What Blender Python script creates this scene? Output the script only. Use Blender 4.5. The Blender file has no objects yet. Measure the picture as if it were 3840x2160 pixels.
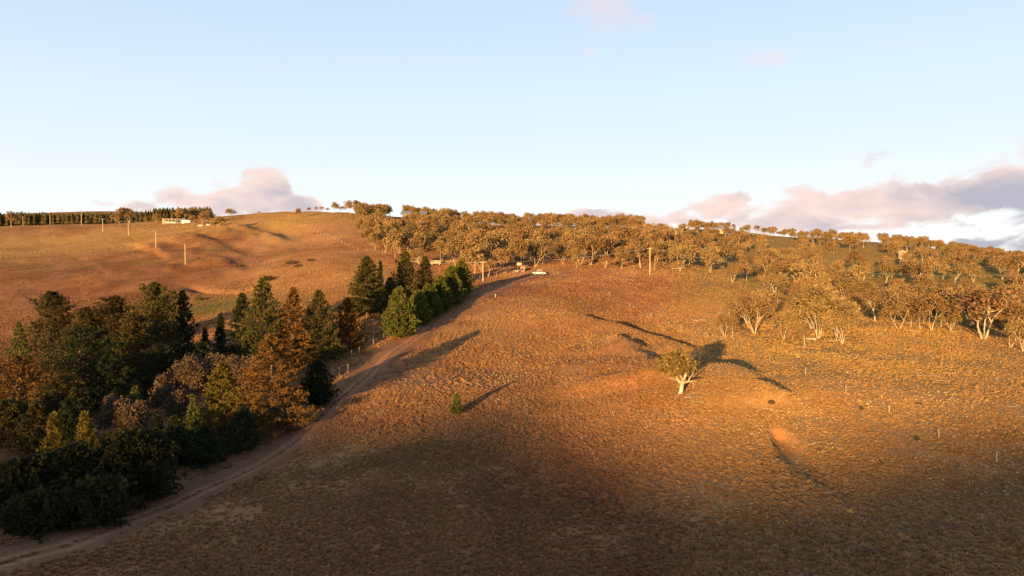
import bpy, math, random
import numpy as np
from mathutils import Vector, Matrix

# ------------------------------------------------------------------ camera, light, exposure
SC = bpy.context.scene
COL = SC.collection
PI = math.pi
Z0 = 45.0                       # height of the flying camera above datum
F = 2560.0                      # focal length in pixels of a 3840 wide frame
HOR = 970.0                     # row of the true horizon in that frame
PITCH = math.atan((1080.0 - HOR) / F)
SUN_AZ = math.radians(23.0)     # light travels towards +Y, turned this much to +X
SUN_EL = math.radians(5.2)

cam_d = bpy.data.cameras.new('camera')
cam_d.sensor_width = 36.0
cam_d.lens = 36.0 * F / 3840.0
cam_d.clip_start = 0.5
cam_d.clip_end = 30000.0
cam = bpy.data.objects.new('camera', cam_d)
cam.location = (0, 0, Z0)
cam.rotation_euler = (PI / 2 - PITCH, 0, 0)
COL.objects.link(cam)
SC.camera = cam

SC.view_settings.view_transform = 'Standard'
SC.view_settings.look = 'None'
SC.view_settings.gamma = 1.0
SC.view_settings.use_curve_mapping = False
SC.view_settings.exposure = 1.18
SC.render.engine = 'CYCLES'
SC.cycles.max_bounces = 5
SC.cycles.diffuse_bounces = 2
SC.cycles.glossy_bounces = 2
SC.cycles.transmission_bounces = 2
SC.cycles.transparent_max_bounces = 4

sun_d = bpy.data.lights.new('sun', 'SUN')
sun_d.energy = 5.0
sun_d.angle = math.radians(0.6)
sun_d.color = (1.0, 0.60, 0.19)
sun = bpy.data.objects.new('sun', sun_d)
LDIR = Vector((math.sin(SUN_AZ) * math.cos(SUN_EL), math.cos(SUN_AZ) * math.cos(SUN_EL), -math.sin(SUN_EL)))
sun.rotation_euler = LDIR.to_track_quat('-Z', 'Y').to_euler()
sun.location = (-60, -150, 120)
COL.objects.link(sun)


def az_el(u, v):
    """direction of a point of the sky, in radians: azimuth from +Y to +X, elevation"""
    a = (u - 1920.0) / F
    b = (1080.0 - v) / F
    d = Vector((a, math.cos(PITCH) + b * math.sin(PITCH), -math.sin(PITCH) + b * math.cos(PITCH)))
    return math.atan2(d.x, d.y), math.atan2(d.z, math.hypot(d.x, d.y))


def build_world():
    w = bpy.data.worlds.new('World')
    SC.world = w
    w.use_nodes = True
    nt = w.node_tree
    nt.nodes.clear()
    N = nt.nodes.new
    L = nt.links.new

    def mth(op, a, b=None, c=None, clamp=False):
        n = N('ShaderNodeMath')
        n.operation = op
        n.use_clamp = clamp
        for i, x in enumerate((a, b, c)):
            if x is None:
                continue
            if isinstance(x, (int, float)):
                n.inputs[i].default_value = x
            else:
                L(x, n.inputs[i])
        return n.outputs[0]

    sky = N('ShaderNodeTexSky')
    sky.sky_type = 'NISHITA'
    sky.sun_disc = False
    sky.sun_elevation = SUN_EL
    sky.sun_rotation = PI + SUN_AZ
    sky.altitude = 900
    sky.air_density = 1.0
    sky.dust_density = 1.6
    sky.ozone_density = 1.6
    bg = N('ShaderNodeBackground')
    bg.inputs['Strength'].default_value = SKY_STRENGTH
    tc = N('ShaderNodeTexCoord')
    sep = N('ShaderNodeSeparateXYZ')
    L(tc.outputs['Generated'], sep.inputs[0])
    X, Y, Z = sep.outputs
    az = mth('ARCTAN2', X, Y)
    el = mth('ARCSINE', Z)
    # pale milky haze low over the whole horizon, fading upwards
    er = mth('DIVIDE', mth('MAXIMUM', el, 0.0), HAZE_FALL)
    hz = mth('POWER', 2.718, mth('MULTIPLY', mth('MULTIPLY', er, er), -1.0))
    hz = mth('MULTIPLY', hz, HAZE_MIX)
    mix = N('ShaderNodeMix')
    mix.data_type = 'RGBA'
    L(hz, mix.inputs[0])
    tint = N('ShaderNodeMix')
    tint.data_type = 'RGBA'
    tint.blend_type = 'MULTIPLY'
    tint.inputs[0].default_value = 1.0
    L(sky.outputs[0], tint.inputs[6])
    tint.inputs[7].default_value = (*SKY_TINT, 1)
    L(tint.outputs[2], mix.inputs[6])
    mix.inputs[7].default_value = (*HAZE_COL, 1)
    low_hz = mth('MULTIPLY', mth('POWER', 2.718, mth('MULTIPLY', mth('MAXIMUM', el, 0.0), -4.6)), 0.95)
    mix2 = N('ShaderNodeMix')
    mix2.data_type = 'RGBA'
    L(low_hz, mix2.inputs[0])
    L(mix.outputs[2], mix2.inputs[6])
    mix2.inputs[7].default_value = (*GLOW_COL, 1)
    L(mix2.outputs[2], bg.inputs['Color'])

    # clouds: low cumulus banks lying over the far ridges
    comb = N('ShaderNodeCombineXYZ')
    L(mth('MULTIPLY', az, 9.0), comb.inputs[0])
    L(mth('MULTIPLY', el, 17.0), comb.inputs[1])
    comb.inputs[2].default_value = 3.7
    n1 = N('ShaderNodeTexNoise')
    n1.inputs['Scale'].default_value = 1.7
    n1.inputs['Detail'].default_value = 9
    n1.inputs['Roughness'].default_value = 0.55
    n1.inputs['Distortion'].default_value = 0.35
    L(comb.outputs[0], n1.inputs['Vector'])
    n2 = N('ShaderNodeTexNoise')
    n2.inputs['Scale'].default_value = 0.9
    n2.inputs['Detail'].default_value = 6
    off = N('ShaderNodeVectorMath')
    off.operation = 'ADD'
    L(comb.outputs[0], off.inputs[0])
    off.inputs[1].default_value = (4.1, 0.6, 9.2)
    L(off.outputs[0], n2.inputs['Vector'])

    def blobs(lst):
        tot = None
        for (u, v, wu, wv, k) in lst:
            a0, e0 = az_el(u, v)
            da = mth('DIVIDE', mth('SUBTRACT', az, a0), wu / F)
            de = mth('DIVIDE', mth('SUBTRACT', el, e0), wv / F)
            s = mth('ADD', mth('MULTIPLY', da, da), mth('MULTIPLY', de, de))
            g = mth('MULTIPLY', mth('POWER', 2.718, mth('MULTIPLY', s, -1.0)), k)
            tot = g if tot is None else mth('MAXIMUM', tot, g)
        return tot

    banks = blobs([(1010, 712, 110, 66, 1.1), (870, 745, 170, 56, 1.1), (670, 745, 150, 50, 1.0), (1130, 770, 130, 50, 1.0), (550, 770, 80, 32, .75),
                   (1250, 770, 80, 38, .7), (900, 790, 260, 40, .6), (380, 755, 60, 22, .42),
                   (2720, 780, 150, 75, .95), (3000, 755, 190, 72, 1.05), (3250, 765, 190, 78, 1.0), (3420, 800, 200, 60, .9),
                   (3680, 735, 170, 80, 1.1), (3840, 695, 190, 92, 1.2), (3600, 690, 80, 40, .5), (2500, 825, 240, 45, .75),
                   (3050, 835, 420, 50, .8), (3800, 935, 260, 50, .85), (3500, 840, 340, 36, .7), (3560, 905, 160, 22, .6), (3650, 868, 60, 16, .5), (2250, 820, 180, 30, .5),
                   (4500, 760, 500, 110, 1.1), (5400, 800, 500, 100, 1.0), (-700, 800, 500, 70, .9), (-1900, 760, 600, 110, 1.0)])
    wisps = blobs([(2260, 40, 150, 110, .62), (2400, 90, 90, 60, .4), (2210, 190, 50, 60, .35), (2880, 215, 95, 45, .5), (3420, 160, 60, 30, .3)])
    nz = mth('SUBTRACT', n1.outputs['Fac'], 0.5)
    dens = mth('ADD', mth('MULTIPLY', nz, 2.3), mth('SUBTRACT', banks, 0.40))
    mr = N('ShaderNodeMapRange')
    mr.interpolation_type = 'SMOOTHSTEP'
    mr.inputs['From Min'].default_value = -0.05
    mr.inputs['From Max'].default_value = 0.36
    L(dens, mr.inputs['Value'])
    cov = mth('MULTIPLY', mr.outputs[0], 0.96)
    wd = mth('ADD', mth('MULTIPLY', nz, 0.9), mth('SUBTRACT', wisps, 0.22))
    mr2 = N('ShaderNodeMapRange')
    mr2.interpolation_type = 'SMOOTHSTEP'
    mr2.inputs['From Min'].default_value = -0.1
    mr2.inputs['From Max'].default_value = 0.55
    mr2.inputs['To Max'].default_value = 0.55
    L(wd, mr2.inputs['Value'])
    wcov = mth('MULTIPLY', mr2.outputs[0], mth('MINIMUM', mth('MULTIPLY', wisps, 3.0), 1.0))
    cover = mth('MAXIMUM', cov, wcov)
    # tops catch the sun, thick hearts and undersides are blue grey
    thick = mth('ADD', mth('MULTIPLY', mth('SUBTRACT', n2.outputs['Fac'], 0.5), 3.4), mth('MULTIPLY', dens, 0.75))
    ae, ee = az_el(3300, 760)
    right = mth('MAXIMUM', mth('MULTIPLY', mth('SUBTRACT', az, 0.30), 1.7), -0.06)
    low = mth('MULTIPLY', mth('SUBTRACT', 0.062, el), 9.0)
    sh = mth('ADD', mth('ADD', thick, low), right, clamp=True)
    cmix = N('ShaderNodeMix')
    cmix.data_type = 'RGBA'
    L(sh, cmix.inputs[0])
    cmix.inputs[6].default_value = (*CLOUD_LIT, 1)
    cmix.inputs[7].default_value = (*CLOUD_SHADE, 1)
    bgc = N('ShaderNodeBackground')
    bgc.inputs['Strength'].default_value = 1.0
    L(cmix.outputs[2], bgc.inputs['Color'])
    ms = N('ShaderNodeMixShader')
    L(cover, ms.inputs[0])
    L(bg.outputs[0], ms.inputs[1])
    L(bgc.outputs[0], ms.inputs[2])
    out = N('ShaderNodeOutputWorld')
    L(ms.outputs[0], out.inputs[0])


SKY_STRENGTH = 0.133
SKY_TINT = (1.0, 1.0, 1.0)
HAZE_FALL = 0.60
HAZE_MIX = 0.9
HAZE_COL = (1.95, 2.66, 3.6)
GLOW_COL = (3.75, 3.65, 3.4)
CLOUD_LIT = (0.43, 0.335, 0.305)
CLOUD_SHADE = (0.22, 0.215, 0.25)
build_world()
# ------------------------------------------------------------------ helpers
rng = np.random.default_rng(7)


def hash2(ix, iy, seed):
    h = (ix.astype(np.int64) * 374761393 + iy.astype(np.int64) * 668265263 + seed * 974634777) & 0x7fffffff
    h = ((h ^ (h >> 13)) * 1274126177) & 0x7fffffff
    h = (h ^ (h >> 16)) & 0xffff
    return h / 65535.0


def vnoise(x, y, seed=0):
    ix = np.floor(x)
    iy = np.floor(y)
    fx = x - ix
    fy = y - iy
    fx = fx * fx * fx * (fx * (fx * 6 - 15) + 10)
    fy = fy * fy * fy * (fy * (fy * 6 - 15) + 10)
    a = hash2(ix, iy, seed)
    b = hash2(ix + 1, iy, seed)
    c = hash2(ix, iy + 1, seed)
    d = hash2(ix + 1, iy + 1, seed)
    return (a * (1 - fx) + b * fx) * (1 - fy) + (c * (1 - fx) + d * fx) * fy - 0.5


def fbm(x, y, seed=0, octaves=4):
    t = 0
    amp = 1.0
    x = np.asarray(x, float)
    y = np.asarray(y, float)
    for k in range(octaves):
        t = t + amp * vnoise(x, y, seed + k * 17)
        x = x * 2.03 + 11.3
        y = y * 2.03 - 7.1
        amp *= 0.5
    return t


def smooth(a, b, x):
    t = np.clip((x - a) / (b - a), 0, 1)
    return t * t * (3 - 2 * t)


def poly_dist(px, py, line):
    """signed distance to a polyline (positive on its right hand side) and the fraction along it"""
    best = np.full(px.shape, 1e9)
    side = np.zeros(px.shape)
    frac = np.zeros(px.shape)
    n = len(line) - 1
    for i in range(n):
        ax, ay = line[i]
        bx, by = line[i + 1]
        dx, dy = bx - ax, by - ay
        l2 = dx * dx + dy * dy
        t = np.clip(((px - ax) * dx + (py - ay) * dy) / l2, 0, 1)
        qx = px - (ax + t * dx)
        qy = py - (ay + t * dy)
        d = np.hypot(qx, qy)
        m = d < best
        best[m] = d[m]
        side[m] = np.sign(qx * dy - qy * dx)[m]
        frac[m] = ((i + t) / n)[m]
    return best * np.where(side == 0, 1, side), frac


def inside(px, py, poly):
    r = np.zeros(px.shape, bool)
    n = len(poly)
    j = n - 1
    for i in range(n):
        xi, yi = poly[i]
        xj, yj = poly[j]
        c = ((yi > py) != (yj > py)) & (px < (xj - xi) * (py - yi) / (yj - yi + 1e-12) + xi)
        r ^= c
        j = i
    return r


# ------------------------------------------------------------------ the land
# surveyed spots: column, row and distance of points of the ground in the photograph; heights follow from them
SPOTS = [
    (0, 2160, 62), (600, 2160, 64), (1200, 2160, 66), (1920, 2160, 67), (2700, 2160, 64), (3400, 2160, 61), (3840, 2160, 60),
    (600, 1880, 86), (1000, 1740, 98), (1200, 1850, 85), (1920, 1850, 85), (2700, 1850, 82), (3300, 1850, 80), (3840, 1850, 79),
    (1200, 1600, 112), (1710, 1560, 112), (2150, 1560, 113), (2550, 1475, 122), (2900, 1520, 114), (3172, 1468, 118), (3334, 1542, 108), (3521, 1630, 98), (3737, 1725, 89),
    (3840, 1560, 104), (1300, 1500, 124), (1900, 1400, 144), (2200, 1340, 158), (1500, 1272, 178), (1900, 1270, 178), (2557, 1238, 190), (2887, 1352, 152), (3100, 1310, 166), (3500, 1270, 178), (3840, 1350, 152),
    (2216, 1234, 190), (2217, 1072, 248), (2020, 1030, 280), (2437, 1030, 272), (2154, 1045, 265), (1750, 1115, 224), (1700, 1150, 212), (1850, 1090, 240), (1810, 1055, 255),
    (2400, 1000, 296), (2216, 993, 302), (2700, 1062, 252), (2740, 1058, 254), (2830, 1252, 184), (3070, 1268, 182), (3680, 1280, 176), (3840, 1320, 164), (3300, 1228, 192), (2700, 1180, 212),
    (3058, 1090, 290), (3058, 1160, 236), (3200, 1000, 385), (3383, 974, 395), (3100, 930, 455), (2900, 885, 500), (2570, 876, 430), (2700, 872, 450), (3300, 925, 440), (3600, 965, 415), (3840, 1000, 395),
    (3500, 1080, 300), (3700, 1090, 290), (3840, 1120, 270), (3500, 1010, 360), (2850, 980, 360), (2600, 950, 350),
    (1900, 955, 345), (2000, 985, 315), (2300, 930, 375), (2000, 885, 440), (2300, 868, 455), (2000, 850, 500), (2500, 865, 470), (1700, 855, 455), (1700, 970, 325), (1560, 985, 312), (1550, 832, 490), (1400, 870, 420),
    (1000, 800, 570), (850, 810, 610), (1200, 800, 530), (1320, 806, 520), (1100, 850, 460), (1300, 870, 420), (1300, 935, 355), (1100, 950, 355), (1446, 950, 335), (1350, 943, 345),
    (1100, 1020, 300), (1100, 1100, 256), (1300, 1100, 246), (1400, 1050, 268), (1630, 990, 316), (1250, 1150, 220), (1400, 1175, 207), (1590, 1130, 222),
    (830, 1150, 246), (700, 1080, 296), (900, 1080, 290), (700, 1200, 222), (1000, 1200, 212), (694, 992, 362), (585, 932, 424), (482, 884, 482), (385, 868, 505), (660, 838, 540), (740, 851, 505), (845, 846, 505),
    (300, 846, 570), (0, 853, 555), (0, 967, 400), (300, 955, 405), (0, 1060, 318), (400, 1080, 300), (0, 1250, 238), (300, 1250, 226), (500, 1000, 358), (150, 905, 470), (900, 880, 462), (950, 940, 395), (1085, 912, 418),
    (400, 1690, 106), (100, 1700, 102), (300, 1480, 152), (700, 1450, 152), (1000, 1390, 162), (1200, 1330, 172), (0, 1500, 150), (60, 2000, 72),
    # hidden and far ground
    (0, 838, 1000), (400, 828, 1000), (760, 826, 1000), (1100, 835, 900), (-600, 840, 1000), (0, 855, 700), (500, 850, 700), (900, 850, 760), (400, 798, 2000), (0, 850, 2000), (1000, 850, 2000), (800, 820, 2000),
    (1500, 865, 700), (2200, 880, 650), (2800, 910, 700), (3300, 950, 650), (3840, 1010, 600), (1500, 900, 1200), (2500, 925, 1200), (3400, 970, 1200), (3840, 1000, 1200),
    (-800, 870, 4000), (0, 890, 4500), (1900, 940, 4500), (3840, 976, 4500), (4600, 976, 4500), (1900, 955, 7000), (0, 930, 7000), (3840, 974, 7000),
]


def ray(u, v):
    a = (u - 1920.0) / F
    b = (1080.0 - v) / F
    dx, dy, dz = a, math.cos(PITCH) + b * math.sin(PITCH), -math.sin(PITCH) + b * math.cos(PITCH)
    return dx, dy, dz


def spot_to_ctrl(u, v, y):
    dx, dy, dz = ray(u, v)
    return math.atan2(dx, dy), math.log(y * math.hypot(dx, dy) / dy), dz / math.hypot(dx, dy)


ctrl = [spot_to_ctrl(*s) for s in SPOTS]
R_ = math.radians
for th in range(-180, 180, 30):
    ctrl.append((R_(th), math.log(14), -35.0 / 14))
    ctrl.append((R_(th), math.log(32), -33.0 / 32))
    if abs(th) > 45:
        ctrl.append((R_(th), math.log(75), -31.5 / 75))
        ctrl.append((R_(th), math.log(160), -31.0 / 160))
        if abs(th) < 120:
            ctrl.append((R_(th), math.log(350), -0.065))
            ctrl.append((R_(th), math.log(800), -0.02))
            ctrl.append((R_(th), math.log(2500), 0.0))
            ctrl.append((R_(th), math.log(7000), 0.0))
# the hill behind the camera whose shadow lies over the foreground
HILL = 640.0
for th, z in ((120, 0), (150, 22), (180, 34), (203, 38), (225, 36), (250, 24)):
    t = R_(th) if th <= 180 else R_(th - 360)
    if th not in (120,):
        ctrl.append((t, math.log(330), -22.0 / 330))
    ctrl.append((t, math.log(HILL), z / HILL))
    ctrl.append((t, math.log(1300), 0.015))
    ctrl.append((t, math.log(7000), 0.0))
ctrl = np.array(ctrl)
KT, KR = 1.45, 1.0


def emb(th, lr):
    return np.stack([KT * np.sin(th), KT * np.cos(th), KR * lr], -1)


P = emb(ctrl[:, 0], ctrl[:, 1])
D = np.linalg.norm(P[:, None] - P[None], axis=-1)
n_ = len(P)
A = np.zeros((n_ + 4, n_ + 4))
A[:n_, :n_] = D ** 3 + np.eye(n_) * 2.5e-4
A[:n_, n_:n_ + 3] = P
A[:n_, n_ + 3] = 1
A[n_:, :n_] = A[:n_, n_:].T
W = np.linalg.solve(A, np.concatenate([ctrl[:, 2], np.zeros(4)]))


def slope_fn(th, lr):
    q = emb(th, lr)
    out = np.empty(len(q))
    for i in range(0, len(q), 20000):
        d = np.linalg.norm(q[i:i + 20000, None] - P[None], axis=-1)
        out[i:i + 20000] = (d ** 3) @ W[:n_] + q[i:i + 20000] @ W[n_:n_ + 3] + W[n_ + 3]
    return out


def seq(a, b, k):
    out = [a]
    while out[-1] < b:
        out.append(out[-1] * k)
    return out[:-1]


RS = np.array(seq(10, 50, 1.05) + seq(50, 420, 1.0085) + seq(420, 720, 1.013) + seq(720, 9000, 1.05) + [9000.0])
LR = np.log(RS)
TH = np.radians(np.concatenate([np.arange(-180, -132, 0.6), np.arange(-132, -44, 3.0), np.arange(-44, 44, 0.2), np.arange(44, 180.1, 3.0)]))
NT, NR = len(TH), len(RS)
# smooth field on a coarser lattice, then interpolated smoothly to the fine one
g_t, g_r = np.meshgrid(TH, LR, indexing='ij')
SL = slope_fn(g_t.ravel(), g_r.ravel()).reshape(NT, NR)
GX = RS[None] * np.sin(TH)[:, None]
GY = RS[None] * np.cos(TH)[:, None]
GZ = SL * RS[None]


# uneven crest of the hill behind the camera: its shadow ends where the photograph's does
TERMINATOR = [(-600, 1640, 96), (200, 1640, 106), (800, 1640, 108), (1300, 1645, 106), (1650, 1600, 109), (1930, 1540, 115), (2060, 1620, 106), (2220, 1680, 101), (2550, 1770, 90), (2950, 1760, 90), (3250, 1680, 97), (3550, 1620, 103), (3840, 1600, 103), (4600, 1600, 103)]


def crest_profile():
    ths, zs = [], []
    for u, v, y in TERMINATOR:
        dx, dy, dz = ray(u, v)
        p = np.array([dx, dy, dz]) * (y / dy)
        t = np.linspace(300, 900, 3000)
        bx, by = p[0] - t * math.sin(SUN_AZ), p[1] - t * math.cos(SUN_AZ)
        k = int(np.argmin(np.abs(np.hypot(bx, by) - HILL)))
        ths.append(math.atan2(bx[k], by[k]) % (2 * PI))
        zs.append(p[2] + t[k] * math.tan(SUN_EL))
    o = np.argsort(ths)
    return np.array(ths)[o], np.array(zs)[o]


CT, CZ = crest_profile()
_tm = TH % (2 * PI)
_jr = int(np.argmin(np.abs(RS - HILL)))
_need = np.interp(_tm, CT, CZ) - GZ[:, _jr]
_win = smooth(CT[0] - .5, CT[0], _tm) * (1 - smooth(CT[-1], CT[-1] + .4, _tm))
print('crest', np.degrees(CT).round(1), CZ.round(1), _need[_win > .9].round(1)[::6])
GZ = GZ + (_need * _win)[:, None] * np.exp(-((RS - HILL) / 75.0) ** 2)[None]


def _interp(grid, x, y):
    x = np.asarray(x, float)
    y = np.asarray(y, float)
    th = np.arctan2(x, y)
    lr = np.log(np.maximum(np.hypot(x, y), 10.001))
    i = np.clip(np.searchsorted(TH, th) - 1, 0, NT - 2)
    j = np.clip(np.searchsorted(LR, lr) - 1, 0, NR - 2)
    a = (th - TH[i]) / (TH[i + 1] - TH[i])
    b = np.clip((lr - LR[j]) / (LR[j + 1] - LR[j]), 0, 1)
    return (grid[i, j] * (1 - a) + grid[i + 1, j] * a) * (1 - b) + (grid[i, j + 1] * (1 - a) + grid[i + 1, j + 1] * a) * b


def height(x, y):
    """height of the ground (world z)"""
    return _interp(GZ, x, y) + Z0


def hz(x, y):
    return float(height(np.array([x]), np.array([y]))[0])


def cast(u, v, dmin=25.0, dmax=3000.0):
    """where the sight line through a pixel first meets the ground: x, y"""
    dx, dy, dz = ray(u, v)
    ts = np.exp(np.linspace(math.log(dmin), math.log(dmax), 2400))
    z = _interp(GZ, dx * ts, dy * ts)
    below = dz * ts < z
    k = int(np.argmax(below))
    if not below[k]:
        return None
    if k == 0:
        return dx * ts[0], dy * ts[0]
    f0 = dz * ts[k - 1] - z[k - 1]
    f1 = dz * ts[k] - z[k]
    t = ts[k - 1] + (ts[k] - ts[k - 1]) * f0 / (f0 - f1)
    return dx * t, dy * t


def column_at(u, y):
    """ground point in a given column at distance y"""
    return (u - 1920.0) / F * y, y


def project(x, y, z):
    zz = z - Z0
    cy = y * math.cos(PITCH) - zz * math.sin(PITCH)
    cz = y * math.sin(PITCH) + zz * math.cos(PITCH)
    return 1920 + F * x / cy, 1080 - F * cz / cy


def line_on_ground(pts):
    out = []
    for u, v in pts:
        q = cast(u, v)
        if q:
            out.append(q)
    return out


# banks, terraces, gullies and undulations that the low sun picks out
BANKS = [([(2040, 1172), (2170, 1205), (2290, 1240), (2420, 1282), (2560, 1328), (2600, 1345)], 1.9, 13.0, 4.8),
         ([(2150, 1265), (2290, 1310), (2400, 1372), (2510, 1446), (2545, 1470)], 2.4, 13.0, 4.0),
         ([(2650, 1372), (2700, 1390), (2800, 1445), (2900, 1515), (2935, 1550)], 1.4, 11.0, 3.4),
         ([(740, 856), (860, 868), (930, 890), (1000, 912), (1085, 930)], 4.8, 48.0, 9.0),
         ([(620, 893), (720, 915), (800, 945), (880, 968), (925, 990)], 2.0, 30.0, 5.5),
         ([(760, 965), (830, 1000), (910, 1040)], 2.0, 28.0, 5.5)]
GULLY = line_on_ground([(2915, 1618), (2950, 1668), (2990, 1722), (3050, 1775), (3130, 1830), (3230, 1880), (3340, 1925)])
CREEK = line_on_ground([(690, 1068), (760, 1085), (830, 1092), (900, 1088), (960, 1070)])
TRACK = [(-20, 2120), (250, 2050), (520, 1945), (760, 1840), (980, 1745), (1120, 1650), (1210, 1560), (1310, 1470), (1400, 1385), (1500, 1305), (1620, 1225), (1720, 1160), (1800, 1115), (1880, 1078), (1970, 1045), (2030, 1030)]
ROAD = line_on_ground(TRACK)
BANK_G = [(line_on_ground(p), a, s1, s2) for p, a, s1, s2 in BANKS]

und = smooth(60, 130, RS)[None] * (1 - smooth(1500, 4000, RS))[None]
GZ = GZ + und * (fbm(GX / 42.0, GY / 42.0, 3, 3) * 1.5 + fbm(GX / 11.0, GY / 11.0, 9, 2) * 0.30)
far = (GY > 230) & (GX < -40)
GZ = GZ + np.where(far, smooth(230, 330, GY) * (1 - smooth(650, 800, RS)[None]) * fbm(GX / 16.0, GY / 22.0, 31, 3) * 0.75, 0)
near = (1 - smooth(70, 110, RS))[None]
GZ = GZ + near * fbm(GX / 7.0, GY / 7.0, 21, 3) * 0.25
for line, amp, s1, s2 in BANK_G:
    d, fr = poly_dist(GX, GY, line)
    sel = np.abs(d) < 60
    prof = np.where(d < 0, np.exp(-(d / s2) ** 2), np.exp(-(d / (s1 * 1.5)) ** 2))
    GZ = GZ + np.where(sel, amp * (1 + .5 * fbm(GX / 9.0, GY / 9.0, 87, 2)) * prof * smooth(0.0, 0.3, fr) * (1 - smooth(0.75, 1.0, fr)), 0)
d_gul, f_gul = poly_dist(GX, GY, GULLY)
wid = 1.1 + 0.9 * smooth(0, .2, f_gul)
wid = wid * (1 + .5 * fbm(GX / 3.0, GY / 3.0, 83, 2))
GZ = GZ - (1.25 - .9 * smooth(0.15, 0.6, f_gul)) * np.exp(-(d_gul / wid) ** 4) * smooth(0.0, 0.06, f_gul) * (1 - smooth(0.6, 1.0, f_gul))
d_crk, f_crk = poly_dist(GX, GY, CREEK)
GZ = GZ - 1.8 * np.exp(-(d_crk / 2.5) ** 4) * smooth(0.0, 0.15, f_crk) * (1 - smooth(0.8, 1.0, f_crk))
ROAD = line_on_ground(TRACK)


def ground_tint(x, y):
    """natural colour of soil and grass cover at a place (linear rgb)"""
    x = np.asarray(x, float)
    y = np.asarray(y, float)
    r = np.hypot(x, y)
    straw = np.array([0.415, 0.212, 0.104])
    soil = np.array([0.285, 0.118, 0.060])
    gold = np.array([0.45, 0.258, 0.088])
    green = np.array([0.15, 0.15, 0.050])
    n1 = fbm(x / 30.0, y / 30.0, 51, 4)
    n2 = fbm(x / 6.0, y / 6.0, 61, 3)
    n3 = fbm(x / 90.0, y / 90.0, 71, 3)
    u = 1920 + F * x / np.maximum(y, 1)
    k_soil = np.clip(0.42 + 1.1 * n1 + 0.5 * n2, 0, 1)
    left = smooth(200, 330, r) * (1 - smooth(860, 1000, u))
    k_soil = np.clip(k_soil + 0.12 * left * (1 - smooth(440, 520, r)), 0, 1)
    right = smooth(2350, 2800, u) * (1 - smooth(0, 1, (150 - r) / 60.0) * 0.5)
    k_soil = np.clip(k_soil - 0.35 * right, 0, 1)
    c = straw[None] * (1 - k_soil[:, None]) + soil[None] * k_soil[:, None]
    g = np.clip(0.65 * right + 0.5 * smooth(440, 520, r) * (u < 2000) + 0.6 * n3 + 0.25 * smooth(900, 1050, u) * (u < 1500) * smooth(220, 300, r), 0, 1)[:, None]
    c = c * (1 - g) + gold[None] * g
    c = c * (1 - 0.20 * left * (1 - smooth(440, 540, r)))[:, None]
    gr = np.clip(1.3 * np.clip(fbm(x / 24.0, y / 24.0, 91, 3) - 0.34, 0, 1) * 2, 0, 0.25)[:, None]
    # the damp green flat by the creek
    qx, qy = GREEN
    gg = np.exp(-(((x - qx) / 17.0) ** 2 + ((y - qy) / 20.0) ** 2))[:, None]
    gr = np.clip(gr + 0.95 * gg, 0, 1)
    # green grass between the trees on the right-hand slope
    gr = np.clip(gr + (0.45 * smooth(2350, 2700, u) * smooth(215, 270, r))[:, None], 0, 1)
    c = c * (1 - gr) + green[None] * gr
    # dirt track with two worn wheel lines
    d, fr = poly_dist(x, y, ROAD)
    wob = 1.3 * fbm(x / 3.0, y / 3.0, 13, 3)
    dirt = np.array([0.32, 0.160, 0.092])
    k = (1 - smooth(3.0, 7.0, np.abs(d + 1.2) + wob))[:, None]
    pale = (0.80 + 0.5 * np.exp(-((np.abs(d) - 0.9) / 0.5) ** 2))[:, None]
    c = c * (1 - k) + dirt[None] * pale * k
    red = (np.exp(-((d - 5.0) / 4.5) ** 2) * smooth(0.1, 0.25, fr) * np.clip(.5 + 2 * n2, 0, 1) * 0.7)[:, None]
    c = c * (1 - red) + np.array([0.26, 0.115, 0.06])[None] * red
    # bare clay at the head of the gully and at the creek bank
    dg, fg = poly_dist(x, y, GULLY)
    k = (np.exp(-(dg / 1.15) ** 2) * (1 - smooth(.15, .75, fg)) * (dg < 3))[:, None]
    c = c * (1 - k) + np.array([0.52, 0.23, 0.075])[None] * k
    c = c * (1 + 0.16 * fbm(x / 1.7, y / 1.7, 41, 2) + 0.08 * fbm(x / 0.6, y / 0.6, 43, 1))[:, None]
    return np.clip(c, 0.01, 0.7)


GREEN = cast(800, 1150)


def material(name):
    m = bpy.data.materials.new(name)
    m.use_nodes = True
    nt = m.node_tree
    return m, nt, nt.nodes['Principled BSDF']


def ground_material():
    m, nt, b = material('dry_grassland')
    at = nt.nodes.new('ShaderNodeAttribute')
    at.attribute_name = 'tint'
    tc = nt.nodes.new('ShaderNodeTexCoord')
    n = nt.nodes.new('ShaderNodeTexNoise')
    n.inputs['Scale'].default_value = 2.2
    n.inputs['Detail'].default_value = 7
    n.inputs['Roughness'].default_value = 0.7
    nt.links.new(tc.outputs['Object'], n.inputs['Vector'])
    mr = nt.nodes.new('ShaderNodeMapRange')
    mr.inputs['From Min'].default_value = 0.3
    mr.inputs['From Max'].default_value = 0.7
    mr.inputs['To Min'].default_value = 0.75
    mr.inputs['To Max'].default_value = 1.2
    nt.links.new(n.outputs['Fac'], mr.inputs['Value'])
    mx = nt.nodes.new('ShaderNodeMix')
    mx.data_type = 'RGBA'
    mx.blend_type = 'MULTIPLY'
    mx.inputs[0].default_value = 1
    nt.links.new(at.outputs['Color'], mx.inputs[6])
    nt.links.new(mr.outputs[0], mx.inputs[7])
    nt.links.new(mx.outputs[2], b.inputs['Base Color'])
    b.inputs['Roughness'].default_value = 1.0
    b.inputs['Specular IOR Level'].default_value = 0.0
    bp = nt.nodes.new('ShaderNodeBump')
    bp.inputs['Strength'].default_value = 0.4
    bp.inputs['Distance'].default_value = 0.35
    nt.links.new(n.outputs['Fac'], bp.inputs['Height'])
    nt.links.new(bp.outputs[0], b.inputs['Normal'])
    return m


M_GROUND = ground_material()


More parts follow.
